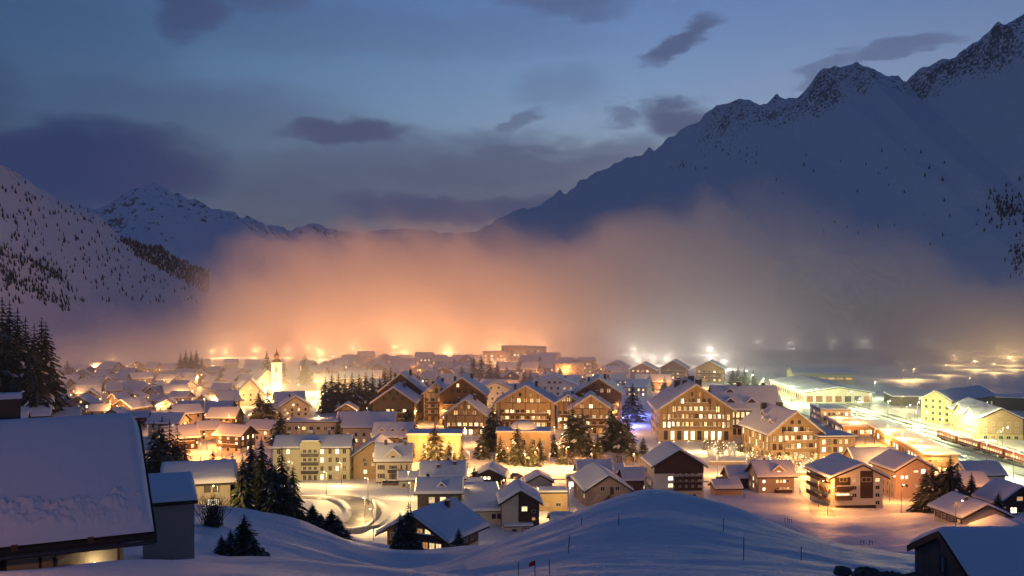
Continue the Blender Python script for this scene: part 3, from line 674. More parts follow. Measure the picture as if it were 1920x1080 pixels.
for k in range(3):
    b = MB(); b.lathe([(.05, -.12), (.09, 0), (.05, .1)], 8); obj('lamp_glass', b.mesh('lamp_glass', 'lamp_glow'), wl, (-.6+k*2.1, -.1, 0))
    l_ = bpy.data.lights.new('lamp_light', 'POINT'); l_.energy = 260; l_.color = (1, .62, .27); l_.shadow_soft_size = .1; o_ = bpy.data.objects.new('lamp_light', l_); link(o_, wl); o_.location = (-.6+k*2.1, -.55, 0)
# grey block behind it
house('annex', 'plain taupe block with a flat snow roof behind the big farmhouse roof', 'building', None, 318, 54, 2.6, 3.4, 7.6, 8.3, 22, 'shed', z=41.1, wall='plaster_taupe', st=.3, ov=.18, near=True, fascia='wood_dark')
# B
house('house', 'cream house with paired windows and a lit garage left of the dark conifers', 'house', None, 372, 138, 8.6, 8, 4.2, 5.9, 16, 'x', z=30.0, wall='plaster_cream', st=.6, near=True, frame='frame_dark',
      win=[('F', -2.6, -1.2, 2, 3.3, 1, 1, .8, 1.1, 0), ('F', 1.2, 2.4, 2, 3.4, 1, 1, .75, 1.2, 0), ('F', 2.0, 2.0, 1, 1.2, 1, 1, 1.5, 1.1, 1, 'window_bright'), ('R', -2, 2, 2, 3.0, 1, 1, .9, 1.1, 0)], balc=[('F', .6, 4.2, .15, 1.2, 'plaster_cream', .5)])
# G big chalet
G_, fG, wG = house('chalet', 'dark timber chalet with lit balcony windows behind the tallest near spruce', 'chalet', None, 780, 171, 12.0, 11.5, 3.9, 7.2, -27, 'y', z=15.2, wall='wood_brown', low='plaster_cream', lowh=.9, st=.7, ov=1.5, near=True, fascia='wood_dark', nx=9, ny=12,
      win=[('F', -4.6, -4.6, 1, 3.0, -2.0, 2, 1.2, 1.1, .5, 'window_dim'), ('F', .8, 4.0, 3, 4.3, 1, 1, 1.1, 1.1, 1), ('F', .6, 4.6, 4, 1.9, 1, 1, 1.0, 1.5, .8), ('F', .9, 3.4, 2, -.3, 1, 1, 1.3, 1.5, 1, 'window_bright'), ('R', -3.5, 3.5, 4, 2.2, 1, 1, 1.0, 1.1, .3), ('L', -3, 3, 3, 2.2, 1, 1, 1.0, 1.1, .3)],
      balc=[('F', -.6, 5.6, 3.3, 1.2, 'wood_dark'), ('F', -.6, 5.6, .75, 1.2, 'wood_dark')], chim=[(1.5, 2.5, 8.3, .9)])
# L two stepped houses
house('house', 'stepped house with a deep snow roof and lit windows under its eaves', 'house', None, 823, 234, 10.2, 10, 5.6, 7.9, 2, 'x', wall='wood_grey', low='plaster_cream', lowh=1.2, st=.6, near=True, ov=.7, win=[('F', -1.7, 3.6, 3, 4.0, -2.6, 2, 1.3, 1.3, .9), ('R', -3, 3, 3, 3.6, 1, 1, 1, 1.2, .5)], dorm=[(.6, -3.6, 6.1, 3.0, .35, 2.2, 'glass_dark', 0)], chim=[(-3, 2.6, 8.9, .8)])
house('house', 'tall snow roofed house rising directly behind the stepped house', 'house', None, 830, 252, 11.0, 10, 7.6, 10.6, 2, 'x', wall='wood_brown', st=.6, near=True, ov=.7, win=[('R', -3, 3, 3, 4, 2, 2, 1, 1.2, .5)], chim=[(-1.2, -2.4, 10.6, .9), (3, -1.4, 11.2, 1.0), (1.2, 2.5, 11.6, .7)])
# N long low shed
N_, fN, wN = house('shed', 'long low shed with a wide sloping snow roof and four small windows', 'shed', None, 908, 228, 9.4, 21, 3.0, 5.2, 6, 'shed', z=7.6, wall='plaster_cream', st=.7, ov=.35, near=True, frame='frame_dark', win=[('F', -3.0, -1.6, 2, 1.9, 1, 1, .8, 1.0, 0), ('F', 2.2, 3.5, 2, 1.9, 1, 1, .8, 1.0, 0)])
# O half cream half timber house
O_, fO, wO = house('house', 'half cream half timber house under a thick domed snow roof', 'house', None, 976, 225, 8.6, 9, 5.9, 8.6, 4, 'y', z=7.4, wall='wood_dark', st=1.0, ov=.8, near=True, snow_amp=.3, win=[('F', .9, .9, 1, 4.5, 1, 1, 1.2, 1.0, 1), ('F', 3.0, 3.0, 1, 3.9, -1.7, 2, .7, .6, .6, 'window_dim'), ('F', -2.7, -2.7, 1, 4.3, 1, 1, 1.2, 1.1, 1, 'window_dim'), ('F', -3.4, -1.4, 3, 2.0, 1, 1, .7, 1.0, 1, 'window_bright')])
b = MB(); b.prism([(-4.31, -2.5), (-.5, -2.5), (-.5, 7.9), (-4.31, 5.6)], -.06, -.005); b.build('plaster_panel', 'plaster_cream', O_, (0, -4.5, 0))
b = MB(); b.box(-3.8, 2.6, -2.4, -.1, -2.5, .9, 0); b.box(-4.0, 2.8, -2.6, -.08, .9, 1.1, 1); b.box(-3.95, 2.75, -2.55, -.12, 1.1, 1.5, 2)
go = b.build('garage', ['plaster_cream', 'roof_dark', 'roof_snow'], O_, (0, -4.5, 0)); obj('garage_window', win_frame(1.3, .7, 'frame_dark'), go, (.9, -2.41, .2))
b = MB(); b.box(-.5, .5, -.05, 0, -.9, .75); b.build('garage_door', 'wood_dark', go, (-1.6, -2.41, -.3))
# P box + little hump shed
house('outbuilding', 'low flat roofed outbuilding between the half timber house and the stair house', 'outbuilding', None, 1036, 250, 7.6, 6, 5.0, 5.0, 3, 'flat', wall='plaster_ochre', st=.4, ov=.2, near=True, win=[('F', -1.5, 1.5, 2, 2.2, 1, 1, 1.2, .7, .3, 'window_dim')])
house('hut', 'little garden hut buried under a rounded snow hump beside the mound', 'hut', None, 1055, 226, 5.0, 4, 2.2, 3.1, 8, 'x', wall='wood_brown', st=.9, ov=.4, near=True, snow_amp=.3)
# M
house('cottage', 'dark cottage with a humped snow roof and three bright windows by the street', 'cottage', None, 918, 296, 8.4, 8, 4.6, 6.6, -6, 'y', wall='wood_dark', low='plaster_cream', lowh=1.9, st=.8, near=True, snow_amp=.25, win=[('F', -2.6, -.2, 3, 4.0, 1, 1, .8, .8, 1, 'window_bright')])
# K villa
K_, fK, wK = house('villa', 'pale shuttered villa with a steep front gable and small balcony', 'villa', None, 737, 306, 10.6, 9, 8.4, 12.6, 2, 'x', wall='plaster_cream', st=.5, near=True, ov=.8, shut='wood_grey',
      win=[('F', -3.7, -3.7, 1, 3.4, 2.7, 2, 1.0, 1.4, .1), ('F', 3.4, 3.4, 1, 3.4, 2.7, 2, 1.0, 1.4, 1), ('F', 0, 0, 1, 3.2, 2.6, 2, 1.1, 1.6, 0), ('F', 0, 0, 1, 9.2, 1, 1, .9, 1.1, 0), ('F', -3.6, -3.6, 1, .9, 1, 1, 1.6, 1.3, 0), ('R', -2.5, 2.5, 2, 3.4, 2.7, 2, 1, 1.4, .3)],
      balc=[('F', -1.6, 1.6, 4.6, 1.0, 'wood_grey')], dorm=[(0, -4.62, 8.3, 4.6, 1.4, 4.2, 'glass_dark', 0)], chim=[(-2.6, -.6, 14.0, .9), (2.0, .2, 14.3, 1.0), (3.6, -.6, 13.6, .8)])
# Q stair house
Q_, fQ, wQ = house('house', 'plain gabled house with an outside stair beside the snow mound', 'house', None, 1141, 262, 12.0, 20, 5.2, 9.0, 6, 'y', z=3.8, wall='plaster_taupe', st=.5, near=True, ov=.8, nx=9, ny=12, win=[('F', -1.6, 2.4, 2, 5.6, 1, 1, 1.1, 1.1, 0), ('L', -7, 7, 5, 3.2, 1, 1, 1.0, 1.2, .3)], snow_amp=.2)
b = MB()
for k in range(12): b.box(-3.2+k*.3, -2.9+k*.3, -1.1, -.05, .9+k*.25, 1.1+k*.25)
b.build('stair', 'wood_dark', Q_, (0, -10, 0)); b = MB(); b.box(-.5, .5, -.05, 0, 0, 2.0); b.build('door', 'wood_dark', Q_, (.9, -10.0, 4.0))
# R tall apartment house
R_, fR, wR = house('apartment_house', 'tall apartment house with a dark timber gable and stacked balconies above the mound', 'apartment house', None, 1273, 264, 13.4, 13, 11.4, 15.4, 4, 'y', z=3.9, wall='plaster_white', low='plaster_cream', lowh=4.6, st=.5, near=True, ov=1.0, nx=8, ny=9,
      win=[('F', -2.3, -2.3, 1, 6.0, 1.9, 2, 1.3, 1.0, 1, 'window_bright'), ('F', -.6, 4.6, 4, 5.6, 1.95, 3, .95, 1.1, .06, 'window_dim'), ('F', -2.0, .9, 2, 3.1, 1, 1, 1.5, .9, 1), ('F', 4.2, 4.2, 1, 3.3, 1, 1, .8, .6, 0), ('F', -1.0, 1.4, 3, 12.6, 1, 1, .7, .7, 0), ('F', 3.6, 5, 3, 9.7, 1, 1, .4, .9, 0), ('L', -4, 4, 4, 3.2, 2.6, 4, 1.2, 1.3, .35, 'window_dim')])
b = MB(); b.prism([(-6.7, 9.2), (6.7, 9.2), (6.7, 11.38), (0, 15.38), (-6.7, 11.38)], -.12, -.005); b.build('timber_gable', 'wood_dark', R_, (0, -6.5, 0))
for r_ in range(3):
    b = MB(); b.box(-1.6, 6.0, -1.2, -.02, 4.75+1.5*r_, 4.9+1.5*r_); b.box(-1.6, 6.0, -1.2, -1.14, 4.9+1.5*r_, 5.55+1.5*r_); b.build('balcony', 'wood_dark', R_, (0, -6.5, 0))
b = MB(); b.box(0, .1, -1.3, -1.205, 4.7, 9.2); pm_ = b.mesh('balcony_post', 'wood_dark')
for xx in (-1.6, -.2, 1.2, 2.6, 4.0, 5.4, 5.9): obj('balcony_post', pm_, R_, (xx, -6.5, 0))
house('shed', 'small snow buried shed left of the dormer house', 'shed', None, 1366, 284, 7.6, 6, 2.3, 3.6, 4, 'x', wall='plaster_ochre', st=.9, ov=.5, near=True, snow_amp=.3)
# T dormer house
house('house', 'square house with one glowing dormer in its snow roof', 'house', None, 1456, 289, 10.6, 9.5, 5.9, 9.2, 5, 'x', wall='plaster_taupe', st=.45, near=True, win=[('F', -3.8, -3.8, 1, 2.0, 2.2, 2, .8, .8, 1, 'window_bright'), ('F', .2, 3.4, 4, 4.2, -2.2, 2, .65, .8, .85), ('L', -3, 3, 3, 2.2, 2.1, 2, .9, 1.2, .8)], dorm=[(.8, -4.3, 6.3, 3.4, .9, 3, 'window_bright', 0)], balc=[('F', -.4, 4.4, .9, .9, 'wood_dark')], chim=[(-2, .5, 10.1, .7)])
# V apartment house with brown panels
V_, fV, wV = house('apartment_house', 'low gabled apartment house with brown panels and one long glowing balcony', 'apartment house', None, 1608, 258, 13.8, 15, 9.2, 12.2, 5, 'y', z=4.2, wall='plaster_white', st=.55, near=True, ov=1.3, ro=1.0, nx=8, ny=9, snow_amp=.3,
      win=[('F', -3.9, -3.9, 1, 8.4, 1, 1, 1.9, .9, 1), ('F', -.9, -.9, 1, 8.2, 1, 1, .9, 1.0, 1, 'window_dim'), ('F', 2.4, 2.4, 1, 8.3, 1, 1, 2.4, 1.0, 1), ('F', -4.0, -4.0, 1, 4.2, 1, 1, 3.4, 1.0, 1, 'window_bright'), ('F', -.9, -.9, 1, 4.2, 2.0, 2, 1.1, .9, 0), ('F', 5.4, 5.4, 1, 2.2, 2.0, 4, 1.1, .9, .1), ('L', -6, 6, 5, 2.6, 2.4, 3, 1.4, 1.3, .4, 'window_dim')], balc=[('F', -6.2, -2.0, 3.4, 1.3, 'wood_dark'), ('F', -6.2, -2.0, 5.9, 1.3, 'wood_dark')])
for x0, x1, z0, z1 in ((-6.2, -2.0, 5.2, 9.0), (.7, 4.2, 3.4, 10.6)):
    b = MB(); b.box(x0, x1, -.05, -.003, z0, z1); b.build('timber_panel', 'wood_dark', V_, (0, -7.5, 0))
b = MB(); b.box(-6.0, 5.0, -.03, 0, -1.5, 1.6); b.build('garage_opening', 'wood_dark', V_, (0, -7.51, 0))
for k in range(3):
    b = MB(); b.box(-6.2, 6.2, -1.5, 0, -.15+k*2.4, 0+k*2.4); b.box(-6.2, 6.2, -1.5, -1.43, .02+k*2.4, .95+k*2.4); b.build('balcony', 'wood_dark', V_, (-6.91, 0, 2.6), -math.pi/2)
# W
house('apartment_house', 'taupe apartment house with an orange lit side wall behind the right spruces', 'apartment house', None, 1716, 278, 11.6, 14, 9.0, 12.2, 6, 'y', wall='plaster_pink', st=.5, near=True, ov=.9, win=[('F', -3.9, -2.6, 2, 7.0, 1, 1, .8, .9, 1, 'window_bright'), ('F', .2, .2, 1, 8.6, 1, 1, 1.3, .6, .9), ('F', 2.4, 2.4, 1, 8.6, 1, 1, 1.3, 1.2, 1, 'window_bright'), ('F', -3.9, -2.5, 2, 4.6, 1, 1, .7, .8, 0), ('F', .4, .4, 1, 4.6, 1, 1, .8, .8, 1, 'window_dim'), ('F', -.4, 2.4, 3, 2.2, 1, 1, .9, .7, 0), ('L', -5, 5, 5, 2.0, 2.4, 3, .9, 1.2, .3, 'window_dim')])
house('house', 'dark wooden house half hidden behind the right clump of spruces', 'house', None, 1822, 272, 10.4, 9, 5.0, 7.6, 6, 'x', wall='wood_dark', st=.6, near=True, win=[('F', 1.5, 1.5, 1, 3.2, 1, 1, .7, 1.5, 1), ('F', 3.4, 3.4, 1, 2.4, 1, 1, .9, 1.0, 1, 'window_dim')])
CC, fC, wC = house('house', 'yellowish gabled house with a broad snow roof at the right', 'house', None, 1846, 212, 10.0, 11, 4.2, 6.5, 8, 'y', z=9.0, wall='plaster_cream', st=.55, near=True, ov=1.1, nx=8, ny=9, win=[('F', 0, 1.4, 3, 3.2, 1, 1, .5, 1.0, .4, 'window_dim'), ('L', -4, 4, 4, 2.6, 1, 1, 1.0, 1.2, .5, 'window_dim')], dorm=[(-3.9, -1.8, 4.5, 1.8, .8, 2, 'window_bright', -90)], chim=[(-1.4, -1.0, 7.3, .6)], shut='wood_red')
house('house', 'low house with a tall rounded snow roof at the lower right edge', 'house', None, 1908, 196, 9.6, 7.5, 2.9, 4.6, 2, 'y', z=9.9, wall='plaster_ochre', st=.6, near=True, ov=1.0)
house('chalet', 'dark chalet with a bright window cut by the right picture edge', 'chalet', None, 1912, 236, 10.4, 9, 5.8, 9.4, 6, 'y', z=5.4, wall='wood_dark', low='plaster_cream', lowh=1.6, st=.55, near=True, ov=1.1, win=[('F', -1.6, -1.6, 1, 3.5, 1, 1, 1.5, 2.0, 1, 'window_bright'), ('F', -3.9, -3.9, 1, 4.2, 1, 1, .6, .8, 1), ('F', 1.6, 3.6, 2, 3.6, 1, 1, 1.0, 1.2, 0), ('F', 0, 0, 1, 6.6, 1, 1, 1.4, .9, 1, 'window_dim'), ('L', -3, 3, 3, 3.5, 1, 1, .9, 1.1, .5)], balc=[('F', -3, 4.8, 2.3, 1.1, 'wood_brown')])
# barn at the lower right
BN, fB, wB = house('barn', 'dark weathered barn with a blue smooth snow roof at the lower right corner', 'barn', None, 0, 0, 15, 8.2, 4.2, 6.0, 0, 'x', z=40.0, wall='wood_grey', st=.32, ov=.35, at=(33.1, 58.2), near=True, nx=14, ny=16, snow_amp=.05, fascia='wood_dark')
bd = MB(); bd.box(-.17, .17, -.045, 0, -3.2, 0)
for k in range(23):
    s = -4.0+k*.362; zt = 6.0-abs(s)*.44-.08; me_ = MB(); me_.box(-.165, .165, -.05-.012*(k % 3), -.002, -2.0, zt); me_.build('plank', 'wood_grey', BN, (-7.5, s, 0), -math.pi/2)
obj('pane', win_pane(.62, .95, 'glass_dark'), obj('window', win_frame(.62, .95, 'wood_grey'), BN, (-7.57, .1, 4.25), -math.pi/2), (0, 0, 0))
rp = empty('rock_pile', (20.6, 53.5, gz(20.6, 53.5))); tag(rp, 'dark rocks patched with snow at the foot of the barn', 'rocks')
rr_ = random.Random(5)
for k in range(26):
    b = MB(); s = rr_.uniform(.25, .7); b.lathe([(s*.6, -.4*s), (s, 0), (s*.8, .45*s), (s*.25, .62*s)], 7)
    for i, q in enumerate(b.v): b.v[i] = (q[0]*rr_.uniform(.8, 1.2), q[1]*rr_.uniform(.8, 1.2), q[2]*rr_.uniform(.8, 1.2))
    x, y = rr_.uniform(-2.0, 3.4), rr_.uniform(-1.6, 2.4)
    b.build('rock', 'rock', rp, (x, y, gz(20.6+x, 53.5+y)-rp.location.z+.15), rr_.uniform(0, 6))

# ---------------------------------------------------------------- hotel row and the chalet hotel
I_, fI, wI = house('hotel', 'pale green four storey hotel block behind the near conifers', 'hotel', None, 584, 318, 24.5, 12, 11.2, 14.2, 2, 'x', wall='plaster_pale_green', st=.4, ov=.5, near=True, frame='frame_white', roofm='roof_dark',
      win=[('F', -10.5, -7.5, 2, 1.9, 2.75, 4, 1.0, 1.5, .35), ('F', -2.2, 1.2, 3, 1.7, 2.75, 4, .95, 1.6, .0), ('F', 3.4, 3.4, 1, 1.9, 2.75, 4, .95, 1.5, .9, 'window_bright'), ('F', 6.0, 10.6, 3, 1.9, 2.75, 4, 1.0, 1.5, .18), ('R', -4, 4, 3, 1.9, 2.75, 4, 1.0, 1.5, .5)],
      balc=[('F', -3.2, 2.2, 3.2, .9, 'metal_dark'), ('F', -3.2, 2.2, 5.9, .9, 'metal_dark'), ('F', -3.2, 2.2, 8.7, .9, 'metal_dark')], chim=[(-8.6, 0, 15.4, .9), (-1.5, 1, 15.8, 1.6, 'plaster_pale_green'), (4.5, 2, 16.0, .6)])
b = MB(); b.prism([(-3.6, 11.0), (3.0, 11.0), (3.0, 12.9), (2.2, 13.5), (-2.8, 13.5), (-3.6, 12.9)], -.75, 2.0, 0); b.box(-3.0, 2.4, -.8, 2.05, 13.52, 13.9, 1); b.build('parapet_gable', ['plaster_pale_green', 'roof_snow'], I_, (0, -6.0, 0))
house('house', 'orange lit gabled house squeezed beside the pale green hotel', 'house', None, 700, 322, 13.0, 16, 8.0, 12.6, 0, 'y', wall='plaster_ochre', st=.45, ov=.7, near=True, win=[('F', -3, -3, 1, 6.6, 1, 1, 1.0, 1.3, 0), ('F', .6, .6, 1, 8.3, 1, 1, 1.5, 1.5, 1, 'window_bright'), ('F', -2.6, 2.4, 3, 5.4, -2.5, 2, 1.1, 1.2, .5)])
house('house', 'broad slatted house with small dormers behind the orange gabled house', 'house', None, 735, 372, 14, 12, 7.5, 11.8, 0, 'x', wall='wood_honey', st=.5, near=True, win=[('F', -5, 5, 6, 5.4, -2.4, 2, .9, 1.3, .35)], dorm=[(-4, -4.5, 8.6, 1.9, 1.0, 3, 'window_dim', 0), (0, -4.5, 8.6, 1.9, 1.0, 3, 'glass_dark', 0), (4, -4.5, 8.6, 1.9, 1.0, 3, 'window_dim', 0)])
house('house', 'long house with a blue snow roof running behind the slatted house', 'house', None, 690, 392, 20, 12, 8.6, 13.4, 0, 'x', wall='plaster_cream', st=.5, win=[('F', -8, 8, 6, 5.4, -2.4, 2, 1.0, 1.4, .4)])
for (u, Y, w, h, lab) in ((814, 360, 19.5, 9.6, 'ornate cream hotel with tall arched windows left of the street trees'), (982, 368, 20, 9.4, 'cream corner hotel with a curved dormer behind the roadside spruces')):
    HT, _, _ = house('hotel', lab, 'hotel', None, u, Y, w, 12, h, h+.2, 0, 'flat', wall='plaster_ochre', st=.5, ov=.6, near=True, fascia='trim', win=[('F', -7.4, 7.4, 5, 2.2, 3.6, 2, 1.2, 2.1, .5), ('L', -4, 4, 3, 2.2, 3.6, 2, 1.2, 2.1, .4), ('R', -4, 4, 3, 2.2, 3.6, 2, 1.2, 2.1, .4)])
    b = MB(); b.box(-w/2-.25, w/2+.25, -.3, -.01, 3.9, 4.25); b.build('cornice', 'trim', HT, (0, -6, 0)); b = MB()
    b.box(-.3, .3, -.16, -.012, -2, 3.88); b.box(-.3, .3, -.16, -.012, 4.27, h-.02); pm_ = b.mesh('pilaster', 'trim')
    for k in range(6): obj('pilaster', pm_, HT, (-w/2+.6+k*(w-1.2)/5, -6, 0))
    
    if u > 900:
        b = MB(); b.lathe([(5.2, .0), (5.0, 1.4), (3.6, 2.8), (1.2, 3.5)], 16); b.build('curved_roof', 'roof_snow', HT, (0, 0, h+.5), smooth=True)
def lodge(label, u, Y, w, d, he, hr, rot, base='plaster_ochre', lit=.6, wall='wood_honey', **kw):
    """one of the modern timber lodges: stone ground floor, glazed gable, white barge boards"""
    nf = max(2, int((he-1)/2.9)); win = [('F', -w*.4, w*.4, max(4, int(w/2.6)), 1.7, 2.9, nf, 1.5, 2.1, lit), ('F', -w*.22, w*.22, max(3, int(w/5)), he+1.2, 1, 1, 1.5, 2.1, lit)]
    if hr-he > 6: win.append(('F', -w*.09, w*.09, 2, he+4.0, 1, 1, 1.1, 1.6, lit))
    win += [(f, -d*.38, d*.38, max(3, int(d/4)), 1.7, 2.9, nf, 1.2, 1.7, lit*.8) for f in ('L', 'R')]
    kw.setdefault('chim', [(w*.16, d*.2, hr+.9, 1.3), (-w*.2, -d*.05, hr-.2, 1.1)])
    r3 = house('lodge', label, 'lodge', 'modern timber lodges of the resort', u, Y, w, d, he, hr, rot, 'y', wall=wall, low=base, lowh=3.2, st=.45, ov=1.5, near=True, frame='frame_dark', fascia='trim', win=win, balc=[('F', -w*.4, w*.4, 3.3+2.9*k, 1.2, 'wood_brown') for k in range(nf-1)], **kw)
    for q in range(5):
        xx = (q-2)*w*.215; b = MB(); b.box(xx-.16, xx+.16, -.2, -.003, 3.2, hr-abs(xx)*(hr-he)/(w/2)-.5); b.build('timber_post', 'wood_brown', r3[0], (0, -d/2, 0))
    b = MB(); b.box(-w*.36, w*.36, -.24, -.21, he+.2, he+.55); b.build('tie_beam', 'wood_brown', r3[0], (0, -d/2, 0))
    return r3
lodge('dim timber lodge with two stepped gables, leftmost of the resort lodges', 738, 455, 19, 24, 12.0, 18.6, 0, lit=.12, wall='wood_grey')
lodge('dark gable of the rear lodge directly above the leftmost lodge', 752, 486, 20, 20, 14.5, 22.5, 0, lit=.1, wall='wood_brown')
lodge('tall lodge with a bare brown gable above the glowing glazed gable', 866, 462, 21, 24, 15.0, 22.5, -2, lit=.08, wall='wood_brown')
lodge('narrow pale lodge wedged left of the bare brown gable', 818, 476, 12, 22, 14.0, 19.0, 0, lit=.2, wall='plaster_cream')
lodge('glowing lodge with a fully glazed gable in the middle of the resort', 872, 428, 18.5, 20, 8.6, 15.6, -3, lit=1.0)
lodge('broad lodge with a half glazed gable behind the street spruces', 985, 452, 27, 26, 11.5, 19.5, -4, lit=.5, wall='wood_pale')
lodge('small bright side lodge joined to the tall dark roofed lodge', 1066, 446, 10, 14, 12.5, 15.8, -4, lit=.6, wall='wood_pale')
lodge('tall lodge with a dark rear gable behind the pair of big spruces', 1122, 462, 22, 24, 15.0, 22.0, -4, lit=.15, wall='wood_brown')
lodge('pale lodge with a bright glazed gable behind the pair of big spruces', 1108, 432, 18, 18, 11.0, 17.0, -4, lit=.75, wall='wood_pale')
house('lodge', 'wide cream lodge with a broad low gable behind the half glazed lodge', 'lodge', None, 1040, 545, 26, 20, 11.5, 16.6, -3, 'y', wall='plaster_cream', st=.5, ov=1.2, fascia='trim', win=[('F', -9, 9, 6, 4, 3, 3, 1.3, 1.4, .3), ('F', -3, 3, 3, 13.2, 1, 1, 1.5, 1.4, .2)], chim=[(6, 2, 16, 1.1)])
house('apartment_house', 'cream apartment house with small square windows behind the bare brown gable', 'apartment house', None, 928, 530, 20, 16, 10.5, 14.5, 12, 'y', wall='plaster_cream', st=.5, ov=1.0, win=[('F', -7, 7, 6, 3, 2.8, 3, 1.1, 1.2, .35), ('F', -2, 2, 2, 11.6, 1, 1, 1.1, 1.2, .5)])
# chalet hotel, main gable
S_, fS, wS = house('grand_hotel', 'grand chalet hotel with a huge glowing timber gable', 'hotel', None, 1305, 410, 30.5, 38, 13.2, 23.6, -3, 'y', wall='wood_honey', low='plaster_ochre', lowh=5.2, st=.5, ov=1.7, near=True, frame='frame_dark', fascia='trim', nx=12, ny=16,
      win=[('F', -13.1, 13.4, 15, 7.0, 3.2, 2, 1.15, 2.4, .8), ('F', -9.0, 9.0, 9, 13.5, 1, 1, 1.3, 2.3, .7), ('F', -5.6, 5.6, 6, 16.9, 1, 1, 1.2, 2.0, .7), ('F', -1.6, 1.6, 2, 19.8, 1, 1, .8, 1.6, .3), ('F', -12.5, 12.5, 10, 2.6, 1, 1, 1.5, 3.6, .65, 'window_bright'), ('L', -16, 16, 10, 2.4, 3.3, 3, 1.4, 2.0, .6)],
      balc=[('F', -10, 10, 5.5, 1.3, 'wood_honey'), ('F', -11, 12, 8.8, 1.3, 'wood_honey'), ('F', -8, 8, 12.0, 1.3, 'wood_honey'), ('F', -5, 5, 15.4, 1.2, 'wood_honey')],
      chim=[(-5, 6, 23.5, 2.4), (-2.2, 1, 24.2, 2.0), (1.4, 9, 25.2, 2.6), (4.2, 3, 24.4, 2.2), (2.6, -4, 24.6, 1.8), (-3.6, 12, 24.0, 1.6)])
for k in range(9):
    xx = -11.8+k*2.95; b = MB(); b.box(xx-.14, xx+.14, -.16, -.003, 5.3, 23.2-abs(xx)*.682-.9); b.build('timber_post', 'wood_brown', S_, (0, -19, 0))
house('hotel_wing', 'dormered snow roof wing linking the two big chalet hotels', 'hotel', None, 1402, 422, 27, 20, 12.5, 21.0, -2, 'x', wall='wood_honey', low='plaster_ochre', lowh=5.0, st=.5, ov=1.2, near=True, frame='frame_dark', fascia='trim', nx=9, ny=12, win=[('F', -8.5, 6.5, 8, 6.6, 3.2, 2, 1.3, 2.3, .95), ('F', -8, 5.5, 7, 2.6, 1, 1, 1.4, 2.6, .7)], dorm=[(-7, -8.2, 14.2, 4.0, .8, 5, 'glass_dark', 0), (2.0, -8.2, 14.2, 4.0, .8, 5, 'glass_dark', 0), (-6.5, -3.6, 18.2, 3.4, .7, 4, 'glass_dark', 0)], chim=[(-2, 0, 23, 1.8), (9, 1, 22.4, 1.4)], balc=[('F', -9, 7, 4.6, 1.2, 'wood_dark')])
S2, _, _ = house('grand_hotel', 'second chalet hotel with three little dormers on its long snow roof', 'hotel', None, 1492, 364, 19.5, 30, 10.2, 17.8, 7, 'y', wall='wood_honey', low='plaster_ochre', lowh=3.6, st=.45, ov=1.5, near=True, frame='frame_dark', fascia='trim', nx=9, ny=14,
      win=[('F', -8.2, 8.2, 8, 5.0, 3.0, 2, 1.25, 2.1, .75), ('F', -4.6, 4.6, 5, 11.3, 1, 1, 1.3, 1.9, .6), ('F', -1.4, 1.4, 2, 14.0, 1, 1, 1.0, 1.2, .0), ('F', -6.5, 6.5, 5, 1.8, 1, 1, 1.5, 2.2, .7), ('L', -13, 12, 8, 4.6, 2.9, 2, 1.1, 2.5, .95), ('L', -12, 12, 6, 1.6, 1, 1, 1.3, 1.6, .5)],
      balc=[('F', -4.5, 8, 3.5, 1.1, 'wood_honey'), ('F', -4.5, 8, 6.5, 1.1, 'wood_honey'), ('F', -5, 6, 9.6, 1.1, 'wood_honey')], dorm=[(-7.3, -9, 12.3, 2.6, 1.2, 4, 'window_dim', -90), (-7.3, -2.0, 12.3, 2.6, 1.2, 4, 'window_dim', -90), (-5.2, 4.5, 14.0, 2.8, 1.2, 4, 'window_dim', -90)], chim=[(-3, 9, 18.8, 2.0), (1.4, 4, 19.4, 2.0), (4, 11, 18.6, 1.6)])
house('hotel_wing', 'flat roofed lower wing at the right of the second chalet hotel', 'hotel', None, 1571, 362, 13.5, 14, 8.6, 8.6, 6, 'flat', wall='wood_honey', low='plaster_ochre', lowh=2.6, st=.4, ov=.8, near=True, frame='frame_dark', win=[('F', -5.4, 5.4, 6, 4.2, 2.8, 2, 1.2, 1.7, .55), ('R', -5, 5, 4, 4.2, 2.8, 2, 1.1, 1.6, .5)])
# X, station, depot
house('hall', 'hall with an orange lit snow roof behind the low gabled apartment house', 'hall', None, 1650, 322, 15, 14, 4.4, 9.6, 3, 'x', wall='wood_brown', st=.4, ov=.6, near=True, win=[('L', -2, 2, 2, 4.5, 1, 1, 1.2, 1.4, .5, 'window_dim'), ('F', -5, 5, 5, 2.2, 1, 1, 1.0, 1.0, .5)])
house('station_building', 'long low station building with a wide flat snow roof beside the rails', 'station', None, 1764, 346, 12, 98, 4.6, 4.6, -7.0, 'flat', wall='plaster_ochre', st=.4, ov=.5, near=True, fascia='trim', win=[('F', -3.5, 0, 3, 2.5, 1, 1, 1.1, .8, .6), ('L', -44, 44, 22, 2.3, 1, 1, 2.2, 1.9, .7, 'window_bright')], nx=5, ny=24)
house('station_building', 'brick coloured station block with two rows of lit windows', 'station', None, 1567, 468, 14, 22, 6.6, 6.6, -4, 'flat', wall='plaster_pink', st=.4, ov=.3, near=True, win=[('F', -5, 5, 6, 2.1, 2.7, 2, 1.1, 1.4, .5), ('L', -8, 8, 8, 2.1, 2.7, 2, 1.2, 1.4, .6)])
house('station_building', 'low platform building with a broad orange rimmed roof', 'station', None, 1610, 424, 13, 34, 4.4, 4.4, -6, 'flat', wall='plaster_ochre', st=.4, ov=.9, near=True, fascia='trim', win=[('F', -4, 4, 4, 2.2, 1, 1, 1.5, 1.6, .8), ('L', -14, 14, 9, 2.2, 1, 1, 1.6, 1.8, .7)])
